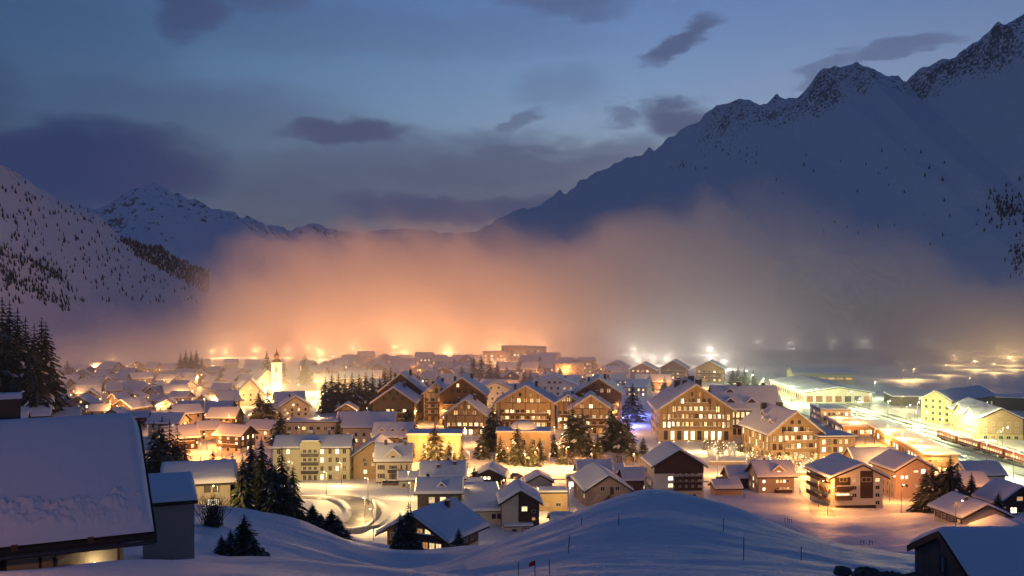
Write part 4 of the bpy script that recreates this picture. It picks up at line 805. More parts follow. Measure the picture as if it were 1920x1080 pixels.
D_, _, _ = house('depot', 'long railway depot with a pale snow roof beyond the tracks', 'depot', None, 1572, 556, 38, 84, 6.4, 9.4, -2, 'y', wall='plaster_cream', st=.4, ov=.8, win=[('F', -16, 16, 7, 3.0, 1, 1, 3.6, 3.4, .5, 'window_dim'), ('L', -38, 38, 18, 3.4, 1, 1, 2.6, 2.6, .4, 'window_dim')], nx=8, ny=14)
house('depot', 'raised clerestory hall on the far side of the railway depot', 'depot', None, 1545, 655, 40, 30, 9.5, 12.0, -8, 'x', wall='plaster_pale_green', st=.4, ov=.6, win=[('F', -12, 16, 6, 6.5, 1, 1, 4.0, 1.2, .6, 'window_dim')])
# yellow apartment blocks
house('apartment_block', 'yellow apartment block with a tall narrow gable beyond the railway', 'apartment block', None, 1756, 468, 15, 44, 11.4, 15.4, -50, 'y', wall='plaster_yellow', st=.5, ov=.9, near=True, win=[('F', -5, 5, 4, 2.2, 2.9, 4, 1.3, 1.5, .35), ('R', -19, 19, 9, 2.2, 2.9, 3, 1.3, 1.5, .4), ('L', -19, 19, 9, 2.2, 2.9, 3, 1.3, 1.5, .4)])
AB, _, _ = house('apartment_block', 'yellow and brown apartment block with a zigzag row of gables by the railway', 'apartment block', None, 1876, 414, 17.6, 44, 9.0, 13.2, -9, 'y', wall='plaster_yellow', st=.5, ov=.9, near=True, nx=8, ny=14, win=[('F', -6.2, 6.4, 5, 4.1, 2.8, 2, 1.2, 1.4, .8), ('F', -1.2, .9, 3, 10.6, 1, 1, .7, .9, .9), ('F', -6, 6.2, 5, 1.2, 1, 1, 1.5, 1.2, .4), ('L', -20, 20, 11, 1.6, 2.7, 3, 1.7, 1.5, .4)])
b = MB(); b.prism([(-8.78, 2.5), (8.78, 2.5), (8.78, 8.98), (0, 13.18), (-8.78, 8.98)], -.06, -.002); b.build('timber_gable', 'wood_honey', AB, (0, -22, 0)).hide_render = False
for s in (-13, 3):
    b = MB(); b.prism([(-6.5, 0), (6.5, 0), (6.5, 9), (0, 12.4), (-6.5, 9)], 0, 8.5, 0); o = b.build('cross_gable', 'plaster_yellow', AB, (-9.6, s, 0), -math.pi/2)
    gable_parts(o, 13, 8.5, 9, 12.4, .7, .45, 'roof_dark', 'roof_dark', 0.0, 77, 0, 4, 4); [setattr(c, 'location', (0, 4.25, 0)) for c in o.children]
    for r_ in range(3):
        for q in (-4, -1.3, 1.4, 4.1): obj('window', win_small(1.3, 1.5, 'window_glow' if (r_+int(q)) % 3 else 'glass_dark', 'frame_white'), o, (q, -.01, 1.7+2.7*r_))
house('warehouse', 'long dark warehouse with snow along its roof behind the yellow blocks', 'warehouse', None, 1925, 520, 60, 14, 6.5, 6.5, -28, 'flat', wall='wood_grey', st=.5, ov=.5)
house('garage', 'low dark goods shed left of the tall narrow yellow gable', 'shed', None, 1702, 545, 16, 24, 5, 5, -10, 'flat', wall='wood_grey', st=.5, ov=.4)
# ---------------------------------------------------------------- church
ch = G(519, Y=612); cr = empty('church', ch, R(6)); tag(cr, 'floodlit white church tower with a red lantern spire', 'church'); FOOT.append((ch.x, ch.y, 12)); FOOT.append((ch.x-9, ch.y+12, 12))
b = MB(); b.box(-2.9, 2.9, -2.9, 2.9, -2, 19.5); b.box(-3.15, 3.15, -3.15, 3.15, 12.2, 12.6); b.box(-3.2, 3.2, -3.2, 3.2, 19.5, 20.0); tw = b.build('tower', 'plaster_white', cr)
b = MB(); b.box(-.6, .6, -.06, 0, -1.9, 1.6); b.lathe([(.6, 0), (.6, .06)], 12); b.build('belfry_opening', 'wood_dark', tw, (0, -2.9, 15.6)); b = MB(); b.box(-.45, .45, -.06, 0, -.9, .9); b.build('tower_window', 'wood_dark', tw, (0, -2.9, 9.3))
b = MB(); b.lathe([(1.15, -.03), (1.15, .03)], 20); ck = b.build('clock_face', 'plaster_grey', tw, (0, -2.95, 18.2)); ck.rotation_euler = (R(90), 0, 0)
b = MB(); b.lathe([(3.6, 20.0), (3.4, 20.5), (2.0, 21.6), (1.5, 22.0), (1.5, 23.4), (1.9, 23.6), (1.7, 24.5), (.9, 25.4), (.35, 26.6), (.08, 28.4)], 8); sp_ = b.build('spire', 'copper_red', cr); b = MB(); b.lathe([(.02, 28.3), (.28, 28.6), (.02, 28.9)], 8); b.tube([(0, 0, 28.8), (0, 0, 30)], .05, 5); b.box(-.35, .35, -.04, .04, 29.4, 29.5); b.build('cross', 'gold', sp_)
b = MB(); b.prism([(-6.5, -2), (6.5, -2), (6.5, 8), (0, 14.5), (-6.5, 8)], 0, 26); nv = b.build('nave', 'plaster_white', cr, (-6, 3.5, 0), R(14)); gable_parts(nv, 13, 26, 8, 14.5, .6, .5, 'roof_dark', 'trim', 0.0, 501); [setattr(c, 'location', (0, 13, 0)) for c in nv.children]
for k in range(4): obj('window', win_small(1.0, 3.2, 'window_dim', 'frame_white'), nv, (6.52, 4+k*5.5, 4.8), math.pi/2)
house('barn', 'big dark roofed barn just in front of the church tower', 'barn', None, 545, 530, 15, 12, 4.2, 8.8, 20, 'x', wall='plaster_ochre', st=.45, ov=.8, win=[('F', -5, 5, 4, 3, 1, 1, 1.1, 1.2, .5)])
house('house', 'pale steep gabled house left of the church foot', 'house', None, 470, 548, 15, 18, 6.5, 14.5, 14, 'y', wall='plaster_cream', st=.45, ov=.7, win=[('F', -4, 4, 3, 3.2, 2.9, 2, 1.0, 1.4, .5), ('F', 0, 0, 1, 10, 1, 1, 1.0, 1.2, 1)])

house('school', 'flat roofed long low building between the church trees and the pale green hotel', 'building', None, 590, 428, 27, 12, 5.6, 5.6, 0, 'flat', wall='plaster_cream', st=.5, ov=.5, near=True, win=[('F', -11, 11, 8, 3.2, 1, 1, 1.4, 1.3, .12), ('R', -4, 4, 3, 3, 1, 1, 1.4, 1.4, .5)])
house('garage', 'low garage with a thick rounded snow roof behind the pale green hotel', 'garage', None, 566, 385, 17, 8, 2.8, 3.6, 3, 'x', wall='plaster_cream', st=.9, ov=.5, near=True, snow_amp=.3)
house('house', 'small pale house standing between the long low building and the slatted house', 'house', None, 655, 435, 10, 9, 6.0, 8.6, 4, 'x', wall='plaster_white', st=.5, ov=.7, near=True, win=[('F', -3, 3, 3, 1.8, 2.6, 2, 1.1, 1.3, .6)])
house('house', 'tall narrow house tucked beside the long low building', 'house', None, 676, 418, 6.5, 9, 8.2, 10.4, 0, 'y', wall='plaster_pink', st=.5, ov=.6, near=True, win=[('F', -1.6, 1.6, 2, 2, 2.7, 3, 1.0, 1.3, .4)])
house('house', 'cream house with a white arched dormer behind the stair house', 'house', None, 1117, 303, 10, 9, 4.8, 8.2, 4, 'x', wall='plaster_cream', st=.5, ov=.7, near=True, dorm=[(1, -4.2, 5.0, 3.4, 1.1, 3, 'window_bright', 0)], win=[('F', -3, 3, 3, 2.6, 1, 1, 1.1, 1.3, .7)])
house('kiosk', 'small flat roofed glowing kiosk left of the stair house by the street', 'kiosk', None, 1078, 300, 5, 5, 3.6, 3.6, 0, 'flat', wall='plaster_white', st=.4, ov=.3, near=True, win=[('F', -1.2, 1.2, 2, 1.8, 1, 1, 1.4, 1.6, 1, 'window_bright')])

for u, Y, w, lab in ((14, 398, 13, 'house on the left rise nearest the picture edge'), (62, 412, 12, 'house on the left rise below the dark conifers'), (20, 440, 13, 'upper house on the left rise at the picture edge')):
    house('house', lab, 'house', 'houses on the left rise', u, Y, w, 11, 5.6, 8.8, 20, 'x' if u != 20 else 'y', wall='plaster_ochre' if u != 62 else 'wood_brown', st=.5, win=[('F', -w*.34, w*.34, 4, 1.6, 2.4, 2, 1.0, 1.3, .6), ('R', -3, 3, 3, 1.6, 2.4, 2, 1.0, 1.3, .4)])

for k, (u0, u1, Y) in enumerate(((1330, 1398, 352), (1415, 1440, 338), (1460, 1540, 330))):
    a, e = G(u0, Y=Y), G(u1, Y=Y); w_ = (e-a).length; b = MB(); b.box(0, w_, -.2, .2, -1, 1.1, 0); b.box(-.06, w_+.06, -.28, .28, 1.1, 1.5, 1)
    tag(b.build('garden_wall', ['plaster_stone', 'roof_snow'], None, a), f'low snow capped garden wall before the chalet hotels, {["leftmost", "middle", "rightmost"][k]}', 'garden wall', 'garden walls of the chalet hotels')

for (u, Y, w, d_, he, hr, rg_, wl, nm, lab) in ((880, 272, 7, 6, 3.0, 4.8, 'x', 'wood_brown', 'shed', 'small brown shed with thick snow between the humped cottage and the long low shed'), (1012, 288, 7.5, 7, 3.6, 5.6, 'y', 'plaster_cream', 'cottage', 'small cream cottage on the street side above the low outbuilding'),
        (1196, 292, 8, 8, 4.2, 6.8, 'x', 'wood_brown', 'cottage', 'brown cottage between the stair house and the tall dark gable'), (1150, 318, 7, 6, 3.2, 5.2, 'x', 'plaster_ochre', 'shed', 'ochre shed beside the main street left of the tall dark gable'),
        (1392, 300, 8, 7, 4.0, 6.6, 'x', 'wood_dark', 'shed', 'dark shed between the snow buried shed and the dormer house'), (770, 292, 7, 6, 3.0, 4.6, 'x', 'plaster_cream', 'garage', 'little garage with a snow roof right of the shuttered villa'),
        (1690, 300, 9, 8, 4.6, 7.4, 'x', 'wood_brown', 'house', 'small timber house behind the taupe apartment house'), (1850, 300, 12, 9, 5.0, 8.0, 'x', 'plaster_cream', 'house', 'cream house beside the rails behind the right clump')):
    house(nm, lab, nm, None, u, Y, w, d_, he, hr, 6, rg_, wall=wl, st=.6, ov=.6, near=True, snow_amp=.3, win=[('F', -w*.28, w*.28, 2, he*.5, 1, 1, .9, .9, .7)])
# ---------------------------------------------------------------- filler houses: each its own size, colour, turn and windows
NB = random.Random(11)
WALLS = [('cream', 'plaster_cream'), ('white', 'plaster_white'), ('brown timber', 'wood_brown'), ('ochre', 'plaster_ochre'), ('dark timber', 'wood_dark'), ('honey timber', 'wood_honey'), ('pink', 'plaster_pink'), ('grey', 'plaster_grey')]
used_lab = set()
def village(rows, phrase, group, wr=(9, 15), hr_=(4.6, 7.5), rot=(-35, 35), lit=.5, walls=None, wstep=1.0):
    for ri, (rname, v, u0, u1, step) in enumerate(rows):
        u = u0+NB.uniform(0, step*.3); row = []
        while u < u1:
            vv = v+NB.uniform(-3, 3); Y = H*F/(vv-HV); w = NB.uniform(*wr); d = NB.uniform(.8, 1.25)*w; x = (u-960)/F*Y
            for tr in range(1):
                cx, cy_ = x, Y+d/2
                if all((cx-a)**2+(cy_-b_)**2 > (r_+max(w, d)*.46)**2 for a, b_, r_ in FOOT): row.append((u, Y, w, d))
                if row and row[-1][0] == u: FOOT.append((cx, cy_, max(w, d)*.55))
            u += step*NB.uniform(.8, 1.25)
        for i, (u, Y, w, d) in enumerate(row):
            wn, wm = NB.choice(walls or WALLS); he = NB.uniform(*hr_); rise = NB.uniform(.24, .36); ridge = NB.choice('xxy'); hr = he+rise*(w if ridge == 'y' else d)
            nf = 2 if he < 6.2 else 3; dz = (he-.6)/nf; fl = []
            for f, L in (('F', w), ('R', d), ('L', d)):
                if f == 'R' and u > 1000: continue
                if f == 'L' and u < 900: continue
                nc = max(2, int(L/3)); fl.append((f, -L*.34, L*.34, nc, 1.4, dz, nf, 1.0, 1.25, lit*NB.uniform(.5, 1.3)))
            if ridge == 'y': fl.append(('F', -1.0, 1.0, 2, he+.9, 1, 1, .9, 1.0, lit))
            low = NB.random() < .5 and wm.startswith('wood')
            kind = 'chalet' if wm.startswith('wood') else 'house'
            pos = 'leftmost' if i == 0 else 'rightmost' if i == len(row)-1 else ordinal(i)+' from left'
            lab = f"{wn} {kind}, {pos} in the {rname} {phrase}"
            r_, f_, w_ = house(kind, lab, 'house', group, u, Y, w, d, he, hr, NB.uniform(*rot), ridge, wall=wm, low='plaster_cream' if low else None, lowh=1.9 if low else 0, st=NB.uniform(.35, .6), ov=NB.uniform(.7, 1.2), win=fl, nx=3, ny=4, rng=NB, fascia='roof_dark' if NB.random() < .6 else 'wood_brown',
                             lit=('window_glow', 'window_bright', 'window_dim', 'window_glow'), chim=[(NB.uniform(-.2, .2)*w, NB.uniform(0, .2)*d, hr+.5, .9)] if NB.random() < .7 else [], balc=[('F', -w*.38, w*.38, 2.5, 1.0, 'wood_brown')] if kind == 'chalet' and NB.random() < .7 else [], z=max(gz((u-960)/F*Y, Y+d/2), 0)-.1)
# special far buildings first
for u, Y, w, d, he, ori in ((1068, 730, 22, 12, 11, 'leftmost'), (1096, 745, 16, 12, 12.5, 'rightmost')):
    house('apartment_block', f'flat roofed pale apartment block, {ori} of the two in front of the fog', 'apartment block', 'flat apartment blocks at the fog edge', u, Y, w, d, he, he, 6, 'flat', wall='plaster_ochre', st=.4, ov=.3, win=[('F', -w*.4, w*.4, 7, 1.6, 2.8, 4, 1.2, 1.4, .6), ('L', -4, 4, 3, 1.6, 2.8, 4, 1.2, 1.4, .5)])
for k, (u, Y, w, he) in enumerate(((928, 840, 20, 14), (965, 850, 22, 18), (1003, 860, 20, 17), (1036, 850, 14, 12))):
    house('apartment_block', f'large orange apartment block dissolving in the fog, {ordinal(k)} from left', 'apartment block', 'apartment blocks in the orange fog', u, Y, w, 14, he, he, 4, 'flat', wall='plaster_ochre', st=.4, ov=.4, win=[('F', -w*.4, w*.4, 7, 1.8, 3.0, int(he/3.1), 1.5, 1.5, .7)])
for k, (u, Y, w, he, hr, wl) in enumerate(((1152, 740, 16, 8, 12, 'wood_honey'), (1205, 705, 18, 8.5, 13, 'wood_brown'), (1262, 720, 18, 9.0, 14, 'wood_brown'), (1330, 700, 19, 10, 15, 'wood_honey'))):
    house('chalet', f'large timber chalet against the pale fog glow, {["leftmost", "second from left", "third from left", "rightmost"][k]} of four', 'chalet', 'large chalets at the fog edge', u, Y, w, 15, he, hr, -18, 'y', wall=wl, st=.5, ov=1.6, win=[('F', -w*.38, w*.38, 5, 1.8, 2.8, 3, 1.3, 1.6, .45), ('L', -5, 5, 3, 1.8, 2.8, 3, 1.2, 1.5, .3), ('R', -5, 5, 3, 1.8, 2.8, 3, 1.2, 1.5, .3)], balc=[('F', -w*.42, w*.42, 3.2+2.8*k2, 1.2, 'wood_brown') for k2 in range(2)])
house('house', 'house with an orange lit roof between the fog edge chalets', 'house', None, 1225, 640, 22, 13, 5.5, 9.5, -6, 'x', wall='plaster_ochre', st=.5, win=[('F', -8, 8, 5, 2, 2.6, 2, 1.2, 1.4, .6)])
village([('first row', 826, 300, 500, 42), ('second row', 806, 20, 470, 48), ('third row', 788, -10, 455, 44), ('fourth row', 771, -10, 450, 42), ('fifth row', 757, -10, 455, 40), ('sixth row', 744, -10, 470, 39), ('seventh row', 732, 40, 490, 38), ('eighth row', 721, 60, 490, 38), ('ninth row', 711, 100, 480, 38), ('back row', 702, 170, 480, 40)], 'of the old village', 'houses of the old village', wr=(8, 13), lit=.45)
village([('front row', 848, 330, 440, 44), ('rear row', 790, 500, 660, 46)], 'of the lanes by the church', 'houses in the lanes by the church', lit=.5)
village([('nearest row', 762, 900, 1190, 44), ('second row', 746, 700, 1200, 40), ('third row', 730, 600, 1200, 38), ('fourth row', 716, 580, 1190, 36), ('fifth row', 705, 570, 1130, 34), ('sixth row', 696, 620, 1150, 34), ('last row', 688, 640, 960, 34)], 'of the town behind the lodges', 'houses of the town behind the lodges', (9, 15), (5, 8.5), (-25, 25), .6)
village([('only row', 752, 1640, 1730, 26)], 'of sheds beyond the railway', 'small sheds beyond the railway', (6, 9), (2.6, 3.4), (-20, 20), .05, [('grey', 'plaster_grey'), ('dark timber', 'wood_dark')])

# ---------------------------------------------------------------- trees
trees('in the clump below the pale green hotel', 'near conifers left of the hairpin', [(422, 950, 100, 146), (436, 962, 116, 146), (470, 968, 150, 146), (490, 970, 152, 140), (508, 972, 122, 138), (528, 974, 138, 137), (549, 972, 104, 136), (455, 970, 118, 134), (515, 976, 108, 130), (536, 976, 92, 130)], 0, 'tall dark spruce', 1.08)
trees('on the snow bank at lower left', 'small firs on the near bank', [(458, 1050, 88, 74), (432, 1050, 56, 72), (478, 1052, 46, 71), (415, 1048, 40, 74)], 0, 'small black fir', 1.9)
trees('in front of the timber chalet', 'spruces in front of the timber chalet', [(766, 1076, 116, 126), (750, 1074, 90, 125)], 0, 'tall black spruce', 1.35)
trees('at the right corner of the timber chalet', None, [(860, 1036, 48, 150)], 0, 'short lone spruce', 1.5)
trees('above the hairpin bank', 'bushy pines on the hairpin bank', [(586, 985, 42, 150), (601, 990, 30, 148), (622, 1004, 48, 146), (634, 1006, 40, 144)], 0, 'bushy young pine', 2.4)
trees('in the grove behind the big farmhouse roof', 'grove behind the farmhouse roof', [(288, 868, 78, 240), (304, 872, 92, 236), (318, 872, 86, 234), (332, 874, 78, 236), (346, 876, 60, 236), (296, 876, 66, 230)], 1, 'dark spruce', 1.2)
trees('by the lit lane left of the hotel', None, [(399, 893, 52, 270)], 0, 'slim spruce', 1.4)
trees('of the dark stand on the left hillside', 'dark stand on the left hillside', [(4, 662, 106, 430), (18, 662, 100, 440), (33, 664, 88, 436), (48, 660, 66, 440), (64, 657, 52, 440), (78, 652, 58, 450), (86, 648, 46, 450), (52, 690, 30, 420), (70, 694, 32, 420)], 1, 'tall dark conifer', 1.25)
trees('among the upper left roofs', 'trees among the upper left roofs', [(58, 736, 50), (70, 736, 42), (112, 728, 40), (126, 726, 50)], 1, 'round topped spruce', 1.9)
trees('of the misty clump left of the church', 'misty clump left of the church', [(338, 712, 50), (348, 712, 55), (358, 713, 54), (368, 713, 56), (378, 712, 42)], 1, 'hazy spruce', 1.4)
trees('beside the church', 'trees round the church', [(413, 728, 40), (500, 735, 78), (530, 722, 52), (572, 722, 60)], 1, 'dark pointed spruce', 1.4)
trees('in the lanes below the church', 'trees in the lanes below the church', [(440, 795, 48), (486, 800, 68), (502, 806, 76), (525, 835, 66), (566, 778, 34)], 1, 'broad dark spruce', 1.9)
trees('of the long dark row right of the church', 'long dark row right of the church', [(610, 776, 70), (622, 774, 76), (635, 772, 72), (647, 774, 70), (660, 776, 76), (673, 772, 72), (686, 772, 74), (698, 770, 70), (712, 768, 62), (722, 766, 74), (733, 764, 76), (742, 764, 52)], 1, 'dark spruce', 1.35)
trees('in the park behind the lodges', 'park trees behind the lodges', [(783, 745, 44), (800, 748, 40), (822, 746, 46), (866, 735, 52), (888, 735, 66), (902, 738, 70), (918, 738, 62), (932, 736, 58), (950, 730, 44), (984, 745, 52), (994, 745, 50), (1050, 722, 36)], 1, 'dark tree', 1.7)
trees('along the street in front of the lodges', 'spruces along the main street', [(815, 868, 76), (924, 845, 92), (970, 872, 78), (998, 876, 52), (1074, 852, 92), (1092, 856, 88), (1148, 846, 88), (1164, 850, 74), (764, 838, 76)], 1, 'lamp lit spruce', 1.7)
trees('in front of the humped cottage', None, [(890, 922, 48, 285)], 0, 'snowy round spruce', 2.0)
trees('at the edge of the rail yard glow', 'trees at the edge of the rail yard glow', [(1374, 726, 34), (1384, 726, 38), (1396, 726, 36), (1412, 724, 30), (1449, 755, 34)], 1, 'spruce', 1.8)
trees('in the right clump beside the taupe apartment house', 'right clump of spruces', [(1736, 968, 86, 246), (1748, 972, 94, 243), (1766, 974, 90, 246), (1782, 976, 112, 240), (1796, 974, 92, 243), (1822, 966, 72, 250)], 0, 'dense spruce', 1.45)
trees('beside the right edge chalet', None, [(1872, 962, 40, 226)], 0, 'little dark fir', 1.8)
trees('in the garden of the grand hotel', 'trees in the hotel gardens', [(1352, 842, 24), (1392, 850, 28), (1190, 720, 30), (1232, 716, 26)], 2, 'small dark tree', 2.0)
trees('among the houses right of the old village', 'trees among the town houses', [(452, 842, 44), (350, 800, 40), (378, 796, 34), (548, 812, 36), (585, 832, 34), (636, 826, 46), (655, 800, 36), (752, 866, 44), (776, 858, 40)], 1, 'mid sized spruce', 1.6)
trees('between the lodges and hotels', 'trees between the lodges and hotels', [(842, 876, 50), (866, 878, 44), (905, 862, 62), (938, 868, 50), (1038, 858, 48), (1052, 872, 40), (1120, 866, 56), (1186, 866, 48), (1206, 860, 40), (1012, 866, 44), (1176, 832, 60)], 1, 'gold lit spruce', 1.7)
trees('behind the grand hotel', 'trees behind the grand hotel', [(1218, 735, 34), (1246, 738, 32), (1290, 726, 28), (1420, 742, 30), (1462, 772, 30)], 1, 'round dark tree', 2.0)
# blue lit tree beside the lodges
trees('strung with blue light behind the lodges', None, [(1186, 792, 72)], 1, 'broad snowy spruce', 2.0)
# ---------------------------------------------------------------- cars
def car(label, at, ang, tail=False, group=None, snow=True):
    r = empty('parked_car', at, ang); tag(r, label, 'car', group)
    b = MB(); b.prism([(-.85, .3), (.85, .3), (.88, .75), (.8, .92), (-.8, .92), (-.88, .75)], -2.1, 2.1); b.build('body', 'car_paint', r)
    b = MB(); b.hexa([(-.78, -1.2, .92), (.78, -1.2, .92), (.78, 1.7, .92), (-.78, 1.7, .92), (-.62, -.5, 1.45), (.62, -.5, 1.45), (.62, 1.3, 1.45), (-.62, 1.3, 1.45)]); b.build('cabin', 'glass_dark', r)
    if snow: b = MB(); b.lathe([(.85, 1.452), (.8, 1.6), (.4, 1.68)], 10); b.build('snow_cap', 'roof_snow', r).scale = (.8, 1.1, 1)
    wm = MB(); wm.tube([(-.1, 0, 0), (.1, 0, 0)], .32, 12); wme = wm.mesh('wheel', 'rubber')
    for x in (-.82, .82):
        for y in (-1.3, 1.35): obj('wheel', wme, r, (x, y, .32))
    for x in (-.6, .6): b = MB(); b.box(x-.16, x+.16, -.04, 0, -.1, .1); b.build('tail_lamp', 'tail_glow' if tail else 'flag_red', r, (0, -2.1, .72))
# bare shrubs
def shrub(label, u, Y, hpx, group, seed, m='twig', n=70):
    rg = random.Random(seed); h = hpx*Y/F; g = G(u, Y=Y); b = MB()
    for k in range(n):
        a = rg.uniform(0, 6.28); r = rg.uniform(.1, .75)*h; p = Vector((rg.uniform(-.25, .25)*h, rg.uniform(-.25, .25)*h, -.1)); pts = [p]; d = Vector((math.cos(a)*.35, math.sin(a)*.35, 1)).normalized()
        for q in range(4):
            d = (d+Vector((rg.uniform(-.3, .3), rg.uniform(-.3, .3), rg.uniform(-.1, .15)))).normalized(); pts.append(pts[-1]+d*h*rg.uniform(.15, .3))
        b.tube(pts, [.011*h, .009*h, .006*h, .004*h, .002*h], 3)
        for q in range(2):
            s = pts[2+q]; e = s+Vector((rg.uniform(-1, 1), rg.uniform(-1, 1), rg.uniform(.2, 1))).normalized()*h*.22; b.tube([s, e], [.005*h, .002*h], 3)
    o = b.build('bare_shrub', m, None, g); tag(o, label, 'shrub', group)
shrub('tangle of bare twigs on the bank right of the taupe block', 398, 92, 66, None, 3, n=110)
for k, (u, Y) in enumerate(((1334, 372), (1350, 376), (1372, 372), (1412, 352), (1434, 345), (1452, 342), (1470, 340), (1490, 338), (1512, 340), (1530, 338))):
    shrub(f'frosted garden bush with fairy lights before the chalet hotels, {ordinal(k)} from left', u, Y, 26, 'frosted bushes before the chalet hotels', 40+k, 'frost_twig' if k % 2 else 'roof_snow', 60)
    fr = random.Random(k); b = MB(); g = G(u, Y=Y)
    for q in range(16): b.lathe([(.01, -.09), (.10, 0), (.01, .09)], 5, 0, 0); i0 = len(b.v)-15; ox, oy, oz = fr.uniform(-2.2, 2.2), fr.uniform(-1.6, 1.6), fr.uniform(.8, 5); b.v[i0:] = [(a+ox, c+oy, e+oz) for a, c, e in b.v[i0:]]
    tag(b.build('fairy_lights', 'fairy_glow', None, g), f'string of tiny warm lights over the garden bushes, {ordinal(k)} from left', 'fairy lights', 'fairy lights in the hotel gardens')
for k, (u, Y) in enumerate(((1326, 386), (1342, 392), (1362, 388), (1384, 384), (1400, 380), (1424, 356), (1446, 352), (1462, 350), (1482, 348), (1500, 350), (1522, 350), (1545, 350), (1068, 352), (1090, 348), (1130, 350), (1160, 356), (1180, 352), (1205, 348))):
    shrub(f'bare garden bush near the main street, {ordinal(k) if k < 20 else k} from left of the back row', u, Y, 20+_tr.random()*10, 'bare bushes near the main street', 80+k, 'frost_twig' if k % 3 else 'twig', 44)
for k, (u, Y, tu) in enumerate(((790, 331, 88), (812, 331, 92), (968, 326, 90), (1000, 326, 86), (1180, 321, 90), (1352, 317, 92), (1378, 317, 88), (1580, 316, 85))):
    g = G(u, Y=Y); g.z += .3; car(f'snow capped car at the kerb of the main street, {ordinal(k)} from left', g, R(tu), False, 'cars along the main street')
# dark woods on the flank at the left and shrubs on the right flank: masses of conifers too far to count
def on_mesh(o):
    from mathutils.bvhtree import BVHTree
    me = o.data; n = len(me.vertices); co = np.empty(n*3); me.vertices.foreach_get('co', co); return BVHTree.FromPolygons([tuple(c) for c in co.reshape(-1, 3)], [tuple(p.vertices) for p in me.polygons])
bvL, bvR = on_mesh(bpy.data.objects['left_mountain']), on_mesh(bpy.data.objects['right_mountain'])
eye = Vector((0, 0, H))
def wood(name, label, bv, spots, sz, seed):
    rg = random.Random(seed); b = MB()
    for u, v in spots:
        hit = bv.ray_cast(eye, P(u, v, 1000)-eye)[0]
        if hit is None: continue
        h = sz*rg.uniform(.6, 1.25); r = h*rg.uniform(.16, .26); i = len(b.v); n = 6
        for lv, (rr, zz) in enumerate(((1, .05), (.62, .4), (.3, .72))):
            b.v += [(hit.x+r*rr*rg.uniform(.75, 1.25)*math.cos(6.283*(q+.5*lv)/n), hit.y+r*rr*rg.uniform(.75, 1.25)*math.sin(6.283*(q+.5*lv)/n), hit.z-1+h*zz) for q in range(n)]
        b.v.append((hit.x, hit.y, hit.z-1+h))
        for lv in range(2):
            for q in range(n): b.f.append((i+lv*n+q, i+lv*n+(q+1) % n, i+lv*n+n+(q+1) % n, i+lv*n+n+q)); b.mi.append(0)
        for q in range(n): b.f.append((i+2*n+q, i+2*n+(q+1) % n, i+3*n)); b.mi.append(0)
    tag(b.build(name, 'forest_dark'), label, None, None, 'stuff')
rg = random.Random(8); sp = []
for k in range(22000):   # the dark wood on the shoulder, scattered lines of trees on the slope
    u, v = rg.uniform(0, 400), rg.uniform(310, 570); rd = 312+(u*1.13 if u < 100 else 113+(u-100)*.46 if u < 330 else 0)
    ins = 225 < u < 392 and abs(v-(428+(u-225)*.52+12)) < (26 if u > 250 else 14) and v > 395
    if ins and rg.random() < .95: sp.append((u, v)); continue
    lines = math.sin((v-u*.52)*.16+3*math.sin(u*.02))+.7*math.sin(u*.07+v*.11); pn = .014+.055*max(0, lines-.75)
    if rg.random() < pn*1.5: sp.append((u, v))
for k in range(500):
    u = rg.uniform(0, 130); v = 470+u*.45+rg.gauss(0, 9)
    if rg.random() < .6: sp.append((u, v+rg.choice((0, 45))))
wood('conifer_wood', 'dark conifer wood and scattered trees on the left mountain flank', bvL, sp, 6.5, 4)
sp = [(rg.gauss(1890, 22), rg.gauss(395, 16)) for _ in range(170)]+[(rg.gauss(1910, 12), rg.gauss(480, 22)) for _ in range(60)]+[(rg.uniform(1100, 1900), rg.uniform(280, 470)) for _ in range(70)]+[(rg.gauss(1360, 30), rg.gauss(288, 8)) for _ in range(26)]+[(rg.gauss(1280, 20), rg.gauss(310, 6)) for _ in range(16)]
wood('mountain_scrub', 'scattered dark trees on the right mountain flank', bvR, sp, 8, 6)

# ---------------------------------------------------------------- railway
for k, (x0, x1) in enumerate(((178, 176), (184, 181.5), (190, 187), (197, 193))):
    tk = empty('railway_track', (0, 0, 0)); tag(tk, f'snow cleared railway track, {["leftmost of the four", "second from left", "third from left", "rightmost of the four"][k]} through the lit yard', 'railway track', 'tracks of the rail yard')
    for s in (-.72, .72):
        b = MB(); b.box(-.06, .06, 0, 1, 0, .16); pts = [(x0+s+6, 300), (x0+s, 360), (x1+s, 500), (x1+s-8, 640)]; b = MB()
        for (xa, ya), (xb, yb) in zip(pts[:-1], pts[1:]): b.hexa([(xa-.06, ya, .86), (xa+.06, ya, .86), (xb+.06, yb, .86), (xb-.06, yb, .86), (xa-.06, ya, 1.04), (xa+.06, ya, 1.04), (xb+.06, yb, 1.04), (xb-.06, yb, 1.04)])
        b.build('rail', 'metal_dark', tk)
    b = MB(); xa, ya = x0+6, 300; b.hexa([(xa-1.25, ya, .6), (xa+1.25, ya, .6), (x0+1.25, 360, .6), (x0-1.25, 360, .6), (xa-1.25, ya, .865), (xa+1.25, ya, .865), (x0+1.25, 360, .865), (x0-1.25, 360, .865)]); b.hexa([(x0-1.25, 360, .6), (x0+1.25, 360, .6), (x1+1.25, 500, .6), (x1-1.25, 500, .6), (x0-1.25, 360, .865), (x0+1.25, 360, .865), (x1+1.25, 500, .865), (x1-1.25, 500, .865)])
    b.build('trackbed', 'asphalt', tk)
